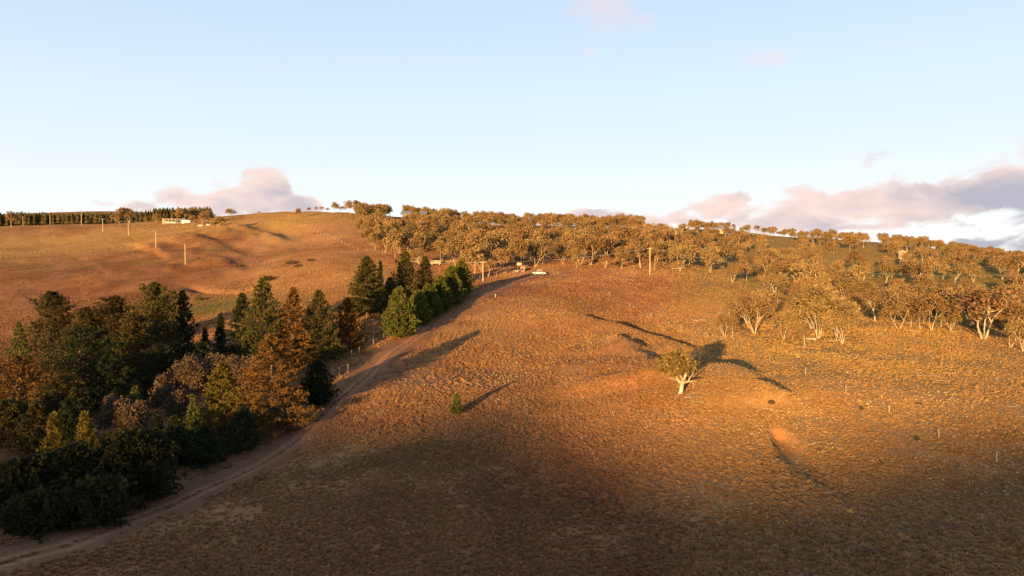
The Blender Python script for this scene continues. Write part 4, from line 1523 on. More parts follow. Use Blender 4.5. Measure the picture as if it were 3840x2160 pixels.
def build_far_wood():
    """the far pine plantation behind the left hill: a dark mass of small pines"""
    r = np.random.default_rng(3)
    vs, fs, cs, n = [], [], [], 0
    for k in range(1300):
        u = r.uniform(-60, 800)
        y = r.uniform(880, 1060)
        x, y = column_at(u, y)
        top = 812 - 18 * smooth(480, 620, np.array([u]))[0] + r.normal(0, 2.0)
        z = hz(x, y)
        d = ray(u, top)
        zt = Z0 + d[2] / d[1] * 980
        h = np.clip(zt - z + r.normal(0, .6), 9, 30)
        w = r.uniform(2.8, 4.6)
        prev = None
        for lv in range(3):
            a0 = r.uniform(0, 6.28)
            z0, z1 = h * (.10 + .28 * lv), h * (.46 + .27 * lv)
            rr = w * (1.0 - .26 * lv)
            ang = a0 + np.arange(6) * PI / 3
            ring = np.stack([x + rr * np.cos(ang) * r.uniform(.7, 1.2, 6), y + rr * np.sin(ang) * r.uniform(.7, 1.2, 6), np.full(6, z + z0) + r.normal(0, .6, 6)], -1)
            vs += ring.tolist() + [[x, y, z + min(z1, h)]]
            fs += [(n + q, n + (q + 1) % 6, n + 6) for q in range(6)]
            cs += [[r.uniform(.7, 1.3)] * 3] * 7
            n += 7
    me = mesh_from('pine_plantation', np.array(vs), np.array(fs, dtype=np.int32), M_PINE)
    set_color(me, 'leaf', np.array(cs))
    o = bpy.data.objects.new('pine_plantation', me)
    COL.objects.link(o)
    tag(o, 'far dark band of pine plantation along the left skyline', 'wood', kind='stuff')


build_far_wood()

print('triangles', sum(sum(len(p.vertices) - 2 for p in m.polygons) if len(m.polygons) < 50 else int(len(m.loops) - 2 * len(m.polygons)) for m in bpy.data.meshes))
print('placed', sum(int(len(o.data.loops) - 2 * len(o.data.polygons)) for o in COL.objects if o.type == 'MESH'))
# ------------------------------------------------------------------ buildings, vehicles, fences, power lines
def plain(name, col, rough=0.7, metal=0.0, noise=0.18, scale=3.0):
    m, nt, b = material(name)
    tc = nt.nodes.new('ShaderNodeTexCoord')
    n = nt.nodes.new('ShaderNodeTexNoise')
    n.inputs['Scale'].default_value = scale
    n.inputs['Detail'].default_value = 4
    nt.links.new(tc.outputs['Object'], n.inputs['Vector'])
    mr = nt.nodes.new('ShaderNodeMapRange')
    mr.inputs['From Min'].default_value = .3
    mr.inputs['From Max'].default_value = .7
    mr.inputs['To Min'].default_value = 1 - noise
    mr.inputs['To Max'].default_value = 1 + noise
    nt.links.new(n.outputs['Fac'], mr.inputs['Value'])
    mx = nt.nodes.new('ShaderNodeMix')
    mx.data_type = 'RGBA'
    mx.blend_type = 'MULTIPLY'
    mx.inputs[0].default_value = 1
    mx.inputs[6].default_value = (*col, 1)
    nt.links.new(mr.outputs[0], mx.inputs[7])
    nt.links.new(mx.outputs[2], b.inputs['Base Color'])
    b.inputs['Roughness'].default_value = rough
    b.inputs['Metallic'].default_value = metal
    return m


M_WHITE = plain('white_paint', (.56, .54, .51), .5)
M_CREAM = plain('cream_wall', (.38, .31, .21), .7)
M_PINKROOF = plain('pinkish_sheet_roof', (.50, .34, .29), .5)
M_DARKGLASS = plain('dark_glass', (.03, .03, .035), .12, 0, .05)
M_SHED = plain('weathered_shed_wall', (.26, .18, .12), .8)
M_GREYROOF = plain('blue_grey_roof', (.20, .23, .29), .45)
M_STEEL = plain('galvanised_steel', (.46, .48, .52), .45, .3)
M_BRICK = plain('reddish_shed_wall', (.42, .20, .15), .8)
M_DARKDOOR = plain('dark_door', (.10, .075, .06), .8)
M_BROWNDOOR = plain('brown_roller_door', (.20, .12, .08), .6)
M_POLE = plain('pole_timber', (.58, .46, .31), .9)
M_POST = plain('post_timber', (.46, .37, .27), .9)
M_WIRE = plain('line_wire', (.60, .50, .40), .5, .4)
M_RUBBER = plain('tyre_rubber', (.025, .025, .028), .8)
M_UTE = plain('white_car_paint', (.62, .63, .65), .25, 0, .04)
M_LAMP = plain('clear_lamp_lens', (.75, .72, .66), .15)
M_RED = plain('red_lamp_lens', (.35, .03, .02), .2)
M_CLOTH = plain('dark_load', (.06, .065, .07), .8)
M_ROCK = plain('cream_boulder', (.66, .58, .40), .9, 0, .25, 1.5)
M_RUSTY = plain('rusty_iron', (.28, .15, .10), .8, 0, .3)


class Bld:
    """collects boxes and prisms as one mesh"""

    def __init__(self):
        self.v, self.f = [], []

    def box(self, x0, x1, y0, y1, z0, z1):
        i = len(self.v)
        self.v += [(x0, y0, z0), (x1, y0, z0), (x1, y1, z0), (x0, y1, z0), (x0, y0, z1), (x1, y0, z1), (x1, y1, z1), (x0, y1, z1)]
        self.f += [(i, i + 3, i + 2, i + 1), (i + 4, i + 5, i + 6, i + 7), (i, i + 1, i + 5, i + 4), (i + 1, i + 2, i + 6, i + 5), (i + 2, i + 3, i + 7, i + 6), (i + 3, i, i + 4, i + 7)]
        return self

    def prism(self, prof, axis, a, b):
        """a closed outline swept along an axis ('x' or 'y')"""
        i = len(self.v)
        n = len(prof)
        for t in (a, b):
            self.v += [(t, p, q) if axis == 'x' else (p, t, q) for p, q in prof]
        self.f.append(tuple(range(i, i + n))[::-1])
        self.f.append(tuple(range(i + n, i + 2 * n)))
        for k in range(n):
            self.f.append((i + k, i + (k + 1) % n, i + n + (k + 1) % n, i + n + k))
        return self

    def disc(self, x, y, z, r, w, n=14):
        ang = np.arange(n) * 2 * PI / n
        self.prism([(x + r * math.cos(t), z + r * math.sin(t)) for t in ang], 'y', y, y + w)
        return self

    def part(self, name, mat, parent=None, label=None, bevel=0.0):
        me = mesh_from(name, self.v, self.f, mat)
        o = bpy.data.objects.new(name, me)
        COL.objects.link(o)
        if parent:
            o.parent = parent
        if label:
            o['label'] = label
        if bevel:
            b = o.modifiers.new('soft_edges', 'BEVEL')
            b.width = bevel
            b.segments = 2
        import bmesh as _b
        bm = _b.new()
        bm.from_mesh(me)
        _b.ops.recalc_face_normals(bm, faces=bm.faces)
        bm.to_mesh(me)
        bm.free()
        return o


def stand(name, x, y, label, cat, group=None, turn=0.0, dz=0.0):
    e = bpy.data.objects.new(name, None)
    e.location = (x, y, hz(x, y) + dz)
    e.rotation_euler = (0, 0, -math.atan2(x, y) + turn)
    COL.objects.link(e)
    return tag(e, label, cat, group)


def at(u, v, y=None):
    if y is not None:
        return column_at(u, y)
    return cast(u, v) or column_at(u, 600)


def build_house():
    x, y = at(650, 838)
    if y > 620:
        x, y = column_at(650, 545)
    k = y / F
    e = stand('farm_house', x, y, 'long low white house with pink roof and verandah on the left hill', 'house', dz=.5)
    L, Hh = 74 * k, 2.9
    a, b = -L / 2, L / 2
    Bld().box(a, b, .02, 6, -1.2, Hh).part('wall', M_CREAM, e)
    Bld().box(a - .4, b + .3, -2.0, 6.4, Hh + .01, Hh + .32).part('roof', M_PINKROOF, e)
    Bld().box(a + L * .12, b - .2, -1.7, -.01, -.5, -.06).part('verandah_floor', M_WHITE, e)
    for q in (.02, .28, .43, .6, .82, .985):
        Bld().box(a + L * q - .09, a + L * q + .09, -1.68, -1.5, -1.3, Hh - .01).part('verandah_post', M_WHITE, e)
    Bld().box(a + L * .13, a + L * .58, -1.66, -1.6, -.04, .75).part('verandah_rail', M_WHITE, e)
    for q0, q1, z0, z1 in ((.17, .24, .9, 2.2), (.29, .37, .5, 2.3), (.45, .52, .5, 2.3), (.58, .66, .2, 2.4), (.7, .92, .4, 2.2)):
        w = Bld().box(a + L * q0 - .08, a + L * q1 + .08, -.04, .01, z0 - .08, z1 + .08).part('window', M_WHITE, e)
        Bld().box(a + L * q0, a + L * q1, -.07, -.045, z0, z1).part('pane', M_DARKGLASS, w)
    Bld().box(a + L * .4, a + L * .44, 2, 2.8, Hh + .33, Hh + 1.0).part('chimney', M_BRICK, e)
    x2, y2 = column_at(701, y - 4)
    s = stand('garden_shed', x2, y2, 'low steel shed with sloping blue grey roof joined right of the white house', 'shed', turn=-.3)
    k2 = y2 / F
    w = 15 * k2
    Bld().box(-w, w, 0, 4, -1, 1.9).part('wall', M_STEEL, s)
    Bld().prism([(-.3, 1.95), (4.3, 3.0), (4.3, 3.1), (-.3, 2.05)], 'x', -w - .2, w + .2).part('roof', M_STEEL, s)
    Bld().box(-w * .4, w * .1, -.04, -.01, -.5, 1.6).part('door', M_GREYROOF, s)
    for u, r, lab in ((756, 1.3, 'cream boulder below the pale limbed gum, left one of two'), (784, 1.1, 'cream boulder beside the dark round bush, right one of two')):
        bx, by = column_at(u, 508)
        me = rock_mesh(u, r)
        o = bpy.data.objects.new('boulder', me)
        o.location = (bx, by, hz(bx, by) + r * .25)
        COL.objects.link(o)
        tag(o, lab, 'boulder')


def rock_mesh(seed, r):
    import bmesh as _b
    q = np.random.default_rng(seed)
    bm = _b.new()
    _b.ops.create_icosphere(bm, subdivisions=3, radius=r)
    k = q.normal(size=(6, 3))
    for w in bm.verts:
        d = np.array(w.co) / r
        f = 1 + .16 * sum(math.sin(3 * d @ c + i) for i, c in enumerate(k)) / 2
        w.co = (w.co.x * f * 1.35, w.co.y * f, w.co.z * f * .62)
    me = bpy.data.meshes.new('boulder')
    bm.to_mesh(me)
    bm.free()
    me.materials.append(M_ROCK)
    return me


def wheel(parent, x, y, r, w, out):
    t = Bld().disc(x, y, r, r, w).part('tyre', M_RUBBER, parent)
    yy = y - .02 if out < 0 else y + w
    Bld().disc(x, yy, r, r * .62, .02).part('rim', M_STEEL, t)


def build_ute():
    x, y = at(2022, 1031)
    e = stand('parked_ute', x, y, 'white dual cab ute with loaded roof rack parked at the top of the track', 'ute', turn=math.radians(7))
    hw = .92
    # body side outline, nose to the right
    prof = [(-2.65, .55), (-2.65, 1.15), (-.95, 1.17), (-.80, 1.18), (1.05, 1.15), (2.2, 1.02), (2.52, .9), (2.60, .55), (2.25, .42), (1.95, .42), (1.80, .78), (1.45, .86), (1.10, .78), (.95, .42), (-1.25, .42), (-1.38, .78), (-1.72, .86), (-2.05, .78), (-2.2, .45)]
    Bld().prism(prof, 'y', -hw, hw).part('body', M_UTE, e, bevel=.04)
    Bld().prism([(-.98, 1.17), (-.86, 1.78), (-.6, 1.86), (.35, 1.84), (1.05, 1.17)], 'y', -hw + .12, hw - .12).part('cabin', M_UTE, e, bevel=.03)
    for s in (-1, 1):
        yy = s * (hw - .115)
        for x0, x1, t0, t1 in ((-.84, -.22, -.78, -.22), (-.14, .86, -.14, .36)):
            b = Bld()
            b.prism([(x0, 1.24), (x1, 1.24), (t1, 1.76), (t0, 1.76)], 'y', min(yy, yy + s * .012), max(yy, yy + s * .012)).part('window', M_DARKGLASS, e)
        for x0, x1 in ((-.86, .02), (.05, 1.02)):
            d = Bld().box(x0, x1, min(s * hw, s * (hw + .012)), max(s * hw, s * (hw + .012)), .5, 1.14).part('door', M_UTE, e)
            Bld().box(x0 + .05, x0 + .2, min(s * (hw + .013), s * (hw + .04)), max(s * (hw + .013), s * (hw + .04)), 1.0, 1.05).part('handle', M_STEEL, d)
    Bld().prism([(.42, 1.80), (1.06, 1.20), (1.075, 1.215), (.435, 1.815)], 'y', -hw + .2, hw - .2).part('windscreen', M_DARKGLASS, e)
    Bld().box(-2.45, -1.05, -hw + .15, hw - .15, 1.175, 1.62).part('tray_load', M_CLOTH, e)
    for s in (-1, 1):
        for xx in (-1.71, 1.45):
            h = bpy.data.objects.new('wheel', None)
            h.parent = e
            COL.objects.link(h)
            wheel(h, xx, -hw - .02 if s < 0 else hw - .2, .38, .22, s)
    r = Bld()
    for yy in (-.6, .6):
        r.box(-.9, 1.1, yy - .025, yy + .025, 1.93, 1.98)
    for xx in (-.8, -.3, .2, .7):
        r.box(xx - .025, xx + .025, -.7, .7, 1.981, 2.02)
    for xx in (-.75, .3):
        for yy in (-.6, .6):
            r.box(xx - .02, xx + .02, yy - .02, yy + .02, 1.80, 1.929)
    r.part('roof_rack', M_STEEL, e)
    Bld().box(-.75, 1.25, -.45, .25, 2.021, 2.16).part('rack_load', M_CREAM, e)
    for yy in (-.75, .5):
        Bld().box(2.50, 2.61, yy, yy + .26, .72, .9).part('headlight', M_LAMP, e)
        Bld().box(-2.67, -2.652, yy, yy + .18, .8, 1.1).part('tail_light', M_RED, e)
    Bld().box(2.56, 2.72, -hw + .06, hw - .06, .45, .66).part('bumper', M_STEEL, e)


def build_yard():
    x, y = at(1962, 1030)
    y += 8
    x = (1960 - 1920) / F * y
    e = stand('small_shed', x, y, 'small reddish shed with slanting pale sheet roof left of the ute', 'shed')
    k = y / F
    w = 7.5 * k
    Bld().box(-w, w, 0, 3, -.6, 2.3).part('wall', M_BRICK, e)
    Bld().prism([(-w - .6, 3.0), (w + 1.5, 2.45), (w + 1.5, 2.53), (-w - .6, 3.08)], 'y', -.4, 3.4).part('roof', M_PINKROOF, e)
    Bld().box(w * .45, w * .9, -.05, -.01, -.4, 1.7).part('door', M_DARKDOOR, e)
    Bld().box(-w * .5, w * .1, -.04, -.01, 1.0, 1.7).part('window', M_DARKGLASS, e)
    for q in (-w + .06, w - .06):
        Bld().box(q - .05, q + .05, -.06, -.01, -.5, 2.3).part('corner_trim', M_WHITE, e)
    x2, y2 = column_at(1947, y + 5)
    s = stand('leaning_panel', x2, y2, 'pinkish sheet panel raised on posts behind the small red shed', 'panel')
    Bld().box(-1.0, 1.0, 0, .07, 2.2, 3.3).part('sheet', M_PINKROOF, s)
    for q in (-.8, .8):
        Bld().box(q - .05, q + .05, .08, .18, -.3, 3.2).part('post', M_POST, s)
    x3, y3 = column_at(1938, y - 1.5)
    t = stand('box_trailer', x3, y3, 'small two wheeled box trailer in shade left of the red shed', 'trailer', turn=.2)
    Bld().box(-.95, .75, -.6, .6, .5, .58).part('floor', M_STEEL, t)
    for x0, x1, y0, y1 in ((-.95, .75, -.6, -.56), (-.95, .75, .56, .6), (-.95, -.91, -.555, .555), (.71, .75, -.555, .555)):
        Bld().box(x0, x1, y0, y1, .582, .95).part('side_board', M_STEEL, t)
    Bld().box(.76, 1.5, -.04, .04, .5, .57).part('drawbar', M_STEEL, t)
    for yy in (-.78, .62):
        for xx in (-.45, .2):
            wheel(t, xx, yy, .3, .16, -1 if yy < 0 else 1)
    # white marker stick in the shaded verge
    mx, my = at(1858, 1114)
    o = Bld().box(-.09, .09, -.09, .09, -.2, 1.0).part('marker_post', M_WHITE)
    o.location = (mx, my, hz(mx, my))
    tag(o, 'short white marker post in the shaded verge downhill of the ute', 'marker post')


def log(name, x, y, length, rad, az, label, tilt=0.0, branches=0, seed=0, cat='log'):
    r = np.random.default_rng(seed)
    w = Wood()
    d = np.array([math.cos(az), math.sin(az)])
    n = 6
    ps = []
    for i in range(n):
        t = i / (n - 1) * length
        q = np.array([x, y]) + d * t + r.normal(0, .05 * length, 2) * (0 < i)
        ps.append((q[0] - x, q[1] - y, hz(q[0], q[1]) - hz(x, y) + rad * .8 + tilt * t))
    w.limb(ps, np.linspace(rad, rad * .45, n), 6)
    for b in range(branches):
        i = int(r.integers(1, n - 1))
        p = np.array(ps[i])
        e = p + np.array([r.normal(0, .22 * length), r.normal(0, .22 * length), r.uniform(.1, .25) * length * .5])
        w.limb([p, (p + e) / 2 + r.normal(0, .04 * length, 3), e], [rad * .5, rad * .35, rad * .12], 4)
    o = bpy.data.objects.new(name, w.mesh(name, M_GREY_WOOD))
    o.location = (x, y, hz(x, y))
    COL.objects.link(o)
    return tag(o, label, cat)


def build_logs():
    spots = [(2566, 1492, 3.0, .12, -.2, 5, 'fallen dead branches at the foot of the lone gum, nearest its trunk'),
             (2592, 1503, 3.4, .10, -.5, 6, 'tangle of dead grey branches just right of the lone gum foot'),
             (2575, 1482, 2.6, .10, .3, 2, 'short fallen bough behind the lone gum foot'),
             (3440, 1410, 5.0, .11, .1, 3, 'fallen pale branch lying in the right hand paddock'),
             (3495, 1425, 3.0, .09, -.3, 1, 'short pale stick beside the fallen branch in the right hand paddock'),
             (3785, 1528, 2.4, .10, .4, 4, 'dead branching limb on the grass near the right edge'),
             (3815, 1560, 2.6, .08, -.5, 2, 'low dead stick below the branching limb near the right edge'),
             (2600, 1202, 4.0, .12, .1, 1, 'fallen pale log on the slope below the power pole'),
             (3060, 1275, 3.4, .35, 2.9, 0, 'thick short white log at the foot of the big fan shaped gum'),
             (3110, 1280, 5.0, .12, .0, 1, 'thin fallen log stretching right of the big fan shaped gum'),
             (2520, 1008, 6.0, .18, .1, 2, 'fallen grey trunk at the forest edge right of the power pole'),
             (3395, 1240, 3.0, .14, -.3, 0, 'pale log on the ground right of the curved trunk gum'),
             (3560, 1245, 4.0, .12, .2, 2, 'fallen branch on the ground before the massive gum'),
             (1670, 982, 5.5, .22, .1, 3, 'pale fallen trunk right of the timber heap'),
             (1690, 978, 4.0, .18, .5, 2, 'second pale fallen trunk lying behind the first by the timber heap')]
    for k, (u, v, L, rad, az, br, lab) in enumerate(spots):
        x, y = at(u, v)
        log('fallen_branch', x, y, L, rad, az, lab, branches=br, seed=k, cat='fallen branch')
    x, y = at(1634, 994)
    e = stand('timber_trailer', x, y, 'old flat trailer heaped with pale timber in front of the forest', 'trailer')
    k = y / F
    w = 23 * k
    Bld().box(-w, w, -1, 1, .55, .75).part('deck', M_RUSTY, e)
    for i, (a, b, z0, z1, m) in enumerate(((-.9, -.35, .76, 1.5, M_PINKROOF), (-.3, .25, .76, 1.9, M_GREY_WOOD), (.3, .8, .76, 1.7, M_PINKROOF))):
        Bld().box(w * a, w * b, -.8, .8, z0, z1).part('crate', m, e)
    b = Wood()
    r = np.random.default_rng(4)
    for q in range(9):
        z = 1.95 + .1 * (q % 3)
        b.limb([(-w + r.uniform(0, 1), -.7 + q * .16, z), (w - r.uniform(0, 1), -.7 + q * .16 + r.normal(0, .1), z - .1)], [.09, .07], 5)
    o = bpy.data.objects.new('poles', b.mesh('poles', M_GREY_WOOD))
    o.parent = e
    COL.objects.link(o)
    for yy in (-1.1, .95):
        for xx in (-w * .6, w * .6):
            wheel(e, xx, yy, .4, .18, -1 if yy < 0 else 1)


def build_upper_buildings():
    # open carport on the skyline
    x, y = at(2570, 877)
    e = stand('carport', x, y, 'open carport with dark flat roof and cream posts among skyline gums', 'carport')
    k = y / F
    Bld().box(-11 * k, 14 * k, 0, 6, 3.3, 4.6).part('roof', M_GREYROOF, e)
    Bld().box(-12 * k, 12 * k, -.12, -.02, 2.9, 3.28).part('fascia', M_CREAM, e)
    for q in (-11.3 * k, 9 * k):
        Bld().box(q - .3, q + .3, -.1, .4, -.5, 2.89).part('post', M_CREAM, e)
    Bld().box(-10 * k, 8 * k, 4.8, 4.95, -.5, 3.29).part('back_wall', M_DARKDOOR, e)
    Bld().box(-10 * k, -5 * k, 3.0, 4.7, -.3, 1.3).part('stored_car', M_WHITE, e)
    fx = bpy.data.objects.new('yard_fence', None)
    x2, y2 = column_at(2530, y - 3)
    fx = stand('yard_fence', x2, y2, 'dark panelled yard fence with cream pillars left of the carport', 'fence')
    for i in range(4):
        a = (-22 + i * 12.5) * k
        Bld().box(a + .35, a + 12.5 * k - .35, 0, .08, -.4, 1.7).part('panel', M_DARKDOOR, fx)
    for q in (-22, -9.5, 3):
        Bld().box(q * k - .3, q * k + .3, -.12, .2, -.5, 1.9).part('pillar', M_CREAM, fx)
    # cream cottage and tanks further right
    x, y = at(2700, 876)
    e = stand('cream_cottage', x, y, 'cream cottage with a blue grey roof on the skyline right of the carport', 'house')
    k = y / F
    Bld().box(-6 * k, 12 * k, 0, 5, -.6, 3.0).part('wall', M_CREAM, e)
    Bld().prism([(-1.0, 2.9), (2.5, 4.6), (6, 2.9), (6, 3.05), (2.5, 4.75), (-1.0, 3.05)], 'x', -13 * k, 10 * k).part('roof', M_GREYROOF, e)
    Bld().box(-3 * k, 1 * k, -.05, -.01, .6, 1.9).part('window', M_DARKGLASS, e)
    for u, w, h, lab in ((2729, 6, 2.2, 'white boxy caravan nearest the cream cottage on the skyline'), (2755, 9, 2.3, 'longer cream caravan further right of the cream cottage on the skyline')):
        x3, y3 = column_at(u, y - 6)
        s = stand('caravan', x3, y3, lab, 'caravan', dz=.4)
        k3 = y3 / F
        Bld().box(-w * k3, w * k3, 0, 2.1, .1, h).part('body', M_WHITE if w < 8 else M_CREAM, s, bevel=.15)
        Bld().box(-w * k3 * .5, w * k3 * .1, -.03, -.005, 1.0, 1.7).part('window', M_DARKGLASS, s)
        for q in (-.3, .3):
            wheel(s, w * k3 * q, -.1, .32, .12, -1)
    # narrow tall shed in the woodland with a white trailer in front
    x, y = at(3383, 972)
    e = stand('tall_shed', x, y, 'tall narrow gabled shed with dark brown roller door among gums at right', 'shed')
    k = y / F
    w = 12 * k
    Bld().prism([(-w, -.5), (w, -.5), (w, 26 * k), (0, 32 * k), (-w, 26 * k)], 'y', 0, 6).part('wall', M_SHED, e)
    Bld().prism([(-w - .3, 25.6 * k), (0, 32.3 * k), (w + .3, 25.6 * k), (w + .3, 26.4 * k), (0, 33.2 * k), (-w - .3, 26.4 * k)], 'y', -.3, 6.3).part('roof', M_STEEL, e)
    Bld().box(-w * .62, w * .72, -.06, -.01, 0, 25 * k).part('roller_door', M_BROWNDOOR, e)
    x2, y2 = column_at(3382, y - 3)
    s = stand('white_trailer', x2, y2, 'white box trailer standing in front of the tall narrow shed', 'trailer')
    Bld().box(-1.15, 1.15, -.7, .7, .45, 1.35).part('body', M_WHITE, s, bevel=.05)
    Bld().box(-.9, .9, -.5, .5, 1.352, 1.55).part('lid', M_WHITE, s)
    for yy in (-.9, .72):
        wheel(s, 0, yy, .32, .16, -1 if yy < 0 else 1)
    # dark roof behind the skyline gums
    x, y = column_at(1553, 500)
    e = stand('dark_roofed_house', x, y, 'house with long dark roof half hidden behind skyline gums', 'house')
    k = y / F
    z1 = max(2.4, Z0 + ray(1553, 802)[2] * y - hz(x, y))
    Bld().box(-42 * k, 46 * k, 0, 8, -1, z1).part('wall', M_SHED, e)
    Bld().prism([(-1, z1 - .1), (4, z1 + 1.9), (9, z1 - .1), (9, z1 + .1), (4, z1 + 2.1), (-1, z1 + .1)], 'x', -46 * k, 50 * k).part('roof', M_GREYROOF, e)
    for q in (-25, 0, 22):
        Bld().box(q * k, (q + 8) * k, -.05, -.01, z1 - 1.9, z1 - .7).part('window', M_DARKGLASS, e)


def power_pole(u, v, top, label, arm=True, y=None):
    if y is None:
        x, y = at(u, v)
    else:
        x, y = column_at(u, y)
    h = Z0 + ray(u, top)[2] / ray(u, top)[1] * y - hz(x, y)
    e = stand('power_pole', x, y, label, 'power pole', 'timber power poles')
    w = Wood()
    w.limb([(0, 0, -.5), (0, 0, h * .5), (0, 0, h)], [.19, .165, .13], 8)
    o = bpy.data.objects.new('post', w.mesh('post', M_POLE))
    o.parent = e
    COL.objects.link(o)
    if arm:
        Bld().box(-1.0, 1.0, -.2, -.08, h - .45, h - .3).part('cross_arm', M_POLE, e)
        for q in (-.9, -.3, .3, .9):
            Bld().box(q - .04, q + .04, -.18, -.1, h - .299, h - .12).part('insulator', M_WHITE, e)
    return e, (x, y, hz(x, y) + h - .15)


def wire_run(tops, label, offs=(-.9, .9), sag=.022, rad=.028, name='power_line'):
    e = bpy.data.objects.new(name, None)
    e.location = tops[0]
    COL.objects.link(e)
    tag(e, label, 'power line')
    for off in offs:
        w = Wood()
        for a, b in zip(tops[:-1], tops[1:]):
            a, b = np.array(a, float), np.array(b, float)
            L = np.linalg.norm(b - a)
            t = np.linspace(0, 1, 14)
            p = a[None] + (b - a)[None] * t[:, None]
            p[:, 2] -= 4 * sag * L * t * (1 - t)
            p[:, 1] += off * .8
            p[:, 0] += off * .35
            w.limb(p - np.array(tops[0]), np.full(14, rad), 4)
        o = bpy.data.objects.new('wire', w.mesh('wire', M_WIRE))
        o.parent = e
        COL.objects.link(o)


def build_power():
    _, t1 = power_pole(1811, 1056, 980, 'dark shaded power pole left of the red shed by the cypress hedge', True, y=252)
    _, t2 = power_pole(2437, 1030, 929, 'tall pale power pole standing alone in front of the forest')
    _, t3 = power_pole(3058, 1090, 1008, 'power pole among the gums right of the tall pale pole', True, y=292)
    x4, y4 = column_at(4300, 330)
    t4 = (x4, y4, hz(x4, y4) + 9)
    x0, y0 = column_at(1500, 262)
    t0 = (x0, y0, hz(x0, y0) + 8.5)
    wire_run([t0, t1, t2], 'sagging wires from the shaded pole by the hedge to the tall pale pole')
    wire_run([t2, t3, t4], 'sagging wires from the tall pale pole over the right hand woodland')
    lst = [(695, 992, 914, 'nearest power pole on the left hill, lowest of its line'), (585, 931, 865, 'second power pole up the left hill from the lowest'), (482, 883, 828, 'third power pole up the left hill, above the post fence'),
           (386, 870, 820, 'fourth power pole, near the crest of the left hill'), (306, 845, 788, 'power pole with crossarm standing against the far plantation and sky'), (193, 842, 808, 'power pole on the crest left of the crossarm pole'),
           (92, 842, 812, 'short looking power pole at far left by the pale trunked gum')]
    tops = []
    for k, (u, v, t, lab) in enumerate(lst):
        q = cast(u, v)
        yy = None
        if q is None or q[1] > 640:
            yy = 575 + 12 * k
        tops.append(power_pole(u, v, t, lab, k in (3, 4, 6), y=yy)[1])
    wire_run(tops[:5], 'thin wires running up the left hill from pole to pole', offs=(-.5, .5), rad=.02)


def fence(name, pts, label, h=1.25, rad=.07, wires=(.35, .75, 1.1), fill=None, mat=None, cat='fence', vary=.1):
    """a post and wire fence: every post a part, each wire a part"""
    g = line_on_ground(pts)
    if fill:
        g = np.array(g)
        seg = np.r_[0, np.cumsum(np.hypot(*np.diff(g, axis=0).T))]
        n = max(2, int(seg[-1] / fill) + 1)
        s = np.linspace(0, seg[-1], n)
        g = list(zip(np.interp(s, seg, g[:, 0]), np.interp(s, seg, g[:, 1])))
    e = bpy.data.objects.new(name, None)
    x0, y0 = g[0]
    z0 = hz(x0, y0)
    e.location = (x0, y0, z0)
    COL.objects.link(e)
    tag(e, label, cat)
    r = np.random.default_rng(len(g) * 7 + int(abs(x0)))
    w = Wood()
    w.limb([(0, 0, -.3), (0, 0, 1.0)], [rad, rad * .85], 6)
    v = w.v[0]
    me = mesh_from('post', np.concatenate([v, [[0, 0, 1.0]]]), [tuple(q) for q in w.f[0].tolist()] + [(6 + i, 6 + (i + 1) % 6, 12) for i in range(6)], mat or M_POST)
    top = []
    for x, y in g:
        o = bpy.data.objects.new('post', me)
        o.parent = e
        hh = h * r.uniform(1 - vary, 1 + vary)
        o.location = (x - x0, y - y0, hz(x, y) - z0)
        o.scale = (1, 1, hh)
        o.rotation_euler = (r.normal(0, .03), r.normal(0, .03), r.uniform(0, 1))
        COL.objects.link(o)
    for hh in wires:
        w = Wood()
        w.limb([(x - x0, y - y0, hz(x, y) - z0 + hh * h) for x, y in g], np.full(len(g), .012), 3)
        o = bpy.data.objects.new('wire', w.mesh('wire', M_WIRE))
        o.parent = e
        COL.objects.link(o)


def build_fences():
    fence('post_fence', [(2092, 1030), (2154, 1048), (2217, 1072), (2285, 1110), (2362, 1154), (2442, 1191), (2508, 1222), (2557, 1243), (2655, 1270), (2766, 1304), (2887, 1354), (3021, 1405), (3172, 1476), (3334, 1552), (3521, 1641), (3737, 1735), (3870, 1800)],
          'long fence of thin pale posts dropping from the ute across the right paddock', h=1.4, rad=.065)
    fence('post_fence', [(4, 972), (60, 963), (194, 939), (276, 926), (372, 902), (427, 891), (511, 878), (609, 862), (693, 853), (734, 851), (800, 850), (845, 853)],
          'close set post fence climbing the left hill below the white house', h=1.2, rad=.08, fill=3.4)
    fence('post_fence', [(1080, 826), (1110, 838), (1170, 858), (1248, 895), (1304, 922), (1353, 943), (1405, 948), (1446, 952), (1500, 955)],
          'faint fence running down the middle hill to the forest corner', h=1.3, rad=.09, fill=9)
    fence('post_fence', [(1778, 1048), (1800, 1046), (1830, 1041), (1862, 1036), (1895, 1030), (1925, 1026)], 'grey fence on the far side of the track left of the red shed', h=1.4, rad=.08)
    fence('post_fence', [(1319, 1342), (1348, 1326), (1400, 1296), (1440, 1272)], 'short broken fence between the pine row and the track', h=1.7, rad=.06, wires=(.5, .9))
    fence('stake_enclosure', [(1245, 1420), (1272, 1410), (1305, 1400), (1312, 1425), (1285, 1440)], 'spindly stake and wire enclosure in shade beside the dark bush', h=2.0, rad=.05, wires=(.5, .98))
    fence('post_fence', [(2400, 862), (2430, 861), (2470, 862), (2500, 864)], 'pale post fence along the skyline left of the carport', h=1.4, rad=.12, fill=4)
    fence('rail_fence', [(2445, 878), (2452, 872), (2460, 866), (2466, 860)], 'white slanting rail fence below the skyline left of the carport', h=1.3, rad=.14, wires=(.4, .7, .98), fill=2.4, mat=M_WHITE)
    fence('post_fence', [(2780, 882), (2800, 883), (2830, 885), (2860, 888)], 'pale post fence on the skyline right of the caravans', h=1.4, rad=.1, fill=5)


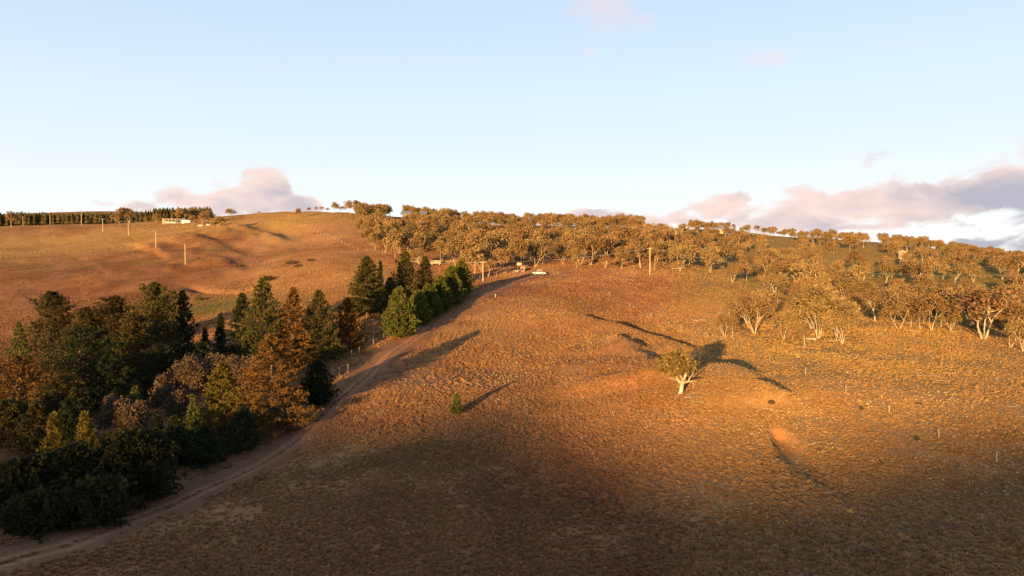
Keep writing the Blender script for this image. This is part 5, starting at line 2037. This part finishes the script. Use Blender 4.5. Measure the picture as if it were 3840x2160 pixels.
def build_bushes():
    spots = [(1095, 990, 3.4, 1.9, 'dark bramble clump in the hollow of the middle hill'), (1120, 1000, 2.4, 1.2, 'smaller dark bramble just right of the bramble clump'), (1165, 978, 2.0, 1.0, 'little dark bush right of the bramble clump'),
             (905, 1000, 2.2, 1.0, 'small dark scrub left of the bramble clump'), (1008, 1052, 3.6, 2.2, 'dark bush behind the first lit pine'), (748, 1126, 2.2, 1.6, 'round dull bush on the green flat by the creek'),
             (2893, 1512, .55, .4, 'small dark shrub at the lower end of the shadowed bank'), (3230, 1535, .38, .3, 'low dark shrub on the right paddock near a fence post'), (3440, 1650, .36, .3, 'low dark tuft bush below the fence in the right paddock'),
             (2330, 1000, 2.0, 1.4, 'dark scrub beneath the young gum at the forest edge'), (3447, 1518, .42, .3, 'little dark mound in the right hand paddock')]
    for k, (u, v, R, h, lab) in enumerate(spots):
        x, y = at(u, v)
        r = np.random.default_rng(k + 50)
        w = Wood()
        n = 420
        for q in range(7):
            a = q * .9
            w.limb([(0, 0, -.1), (R * .4 * math.cos(a), R * .4 * math.sin(a), h * .5), (R * .7 * math.cos(a), R * .7 * math.sin(a), h * .75)], [.05, .03, .01], 3)
        c = rand_dirs(r, n) * (r.uniform(.2, 1, (n, 1)) ** .4) * np.array([R, R * .8, h])
        c[:, 2] = np.abs(c[:, 2])
        lg = rand_dirs(r, n) * .22 * max(1, R / 2.4)
        wd = np.cross(lg, rand_dirs(r, n)) * .6
        ms = (w.mesh('stems', M_PINE_BARK), leaf_mesh('foliage', c, lg, wd, np.repeat(r.uniform(.6, 1.3, (n, 1)), 3, 1), M_DARK if k == 4 else M_LARCH))
        e = place_tree('bush', ms, x, y, lab, 'bush')
        for ch in e.children:
            ch.name = 'stems' if ch.data is ms[0] else 'foliage'
    # low hedge of scrub on the right-hand skyline slope
    for k, u in enumerate((3205, 3230, 3255, 3280, 3300)):
        pass


build_house()
build_ute()
build_yard()
build_logs()
build_upper_buildings()
build_power()
build_fences()
build_bushes()
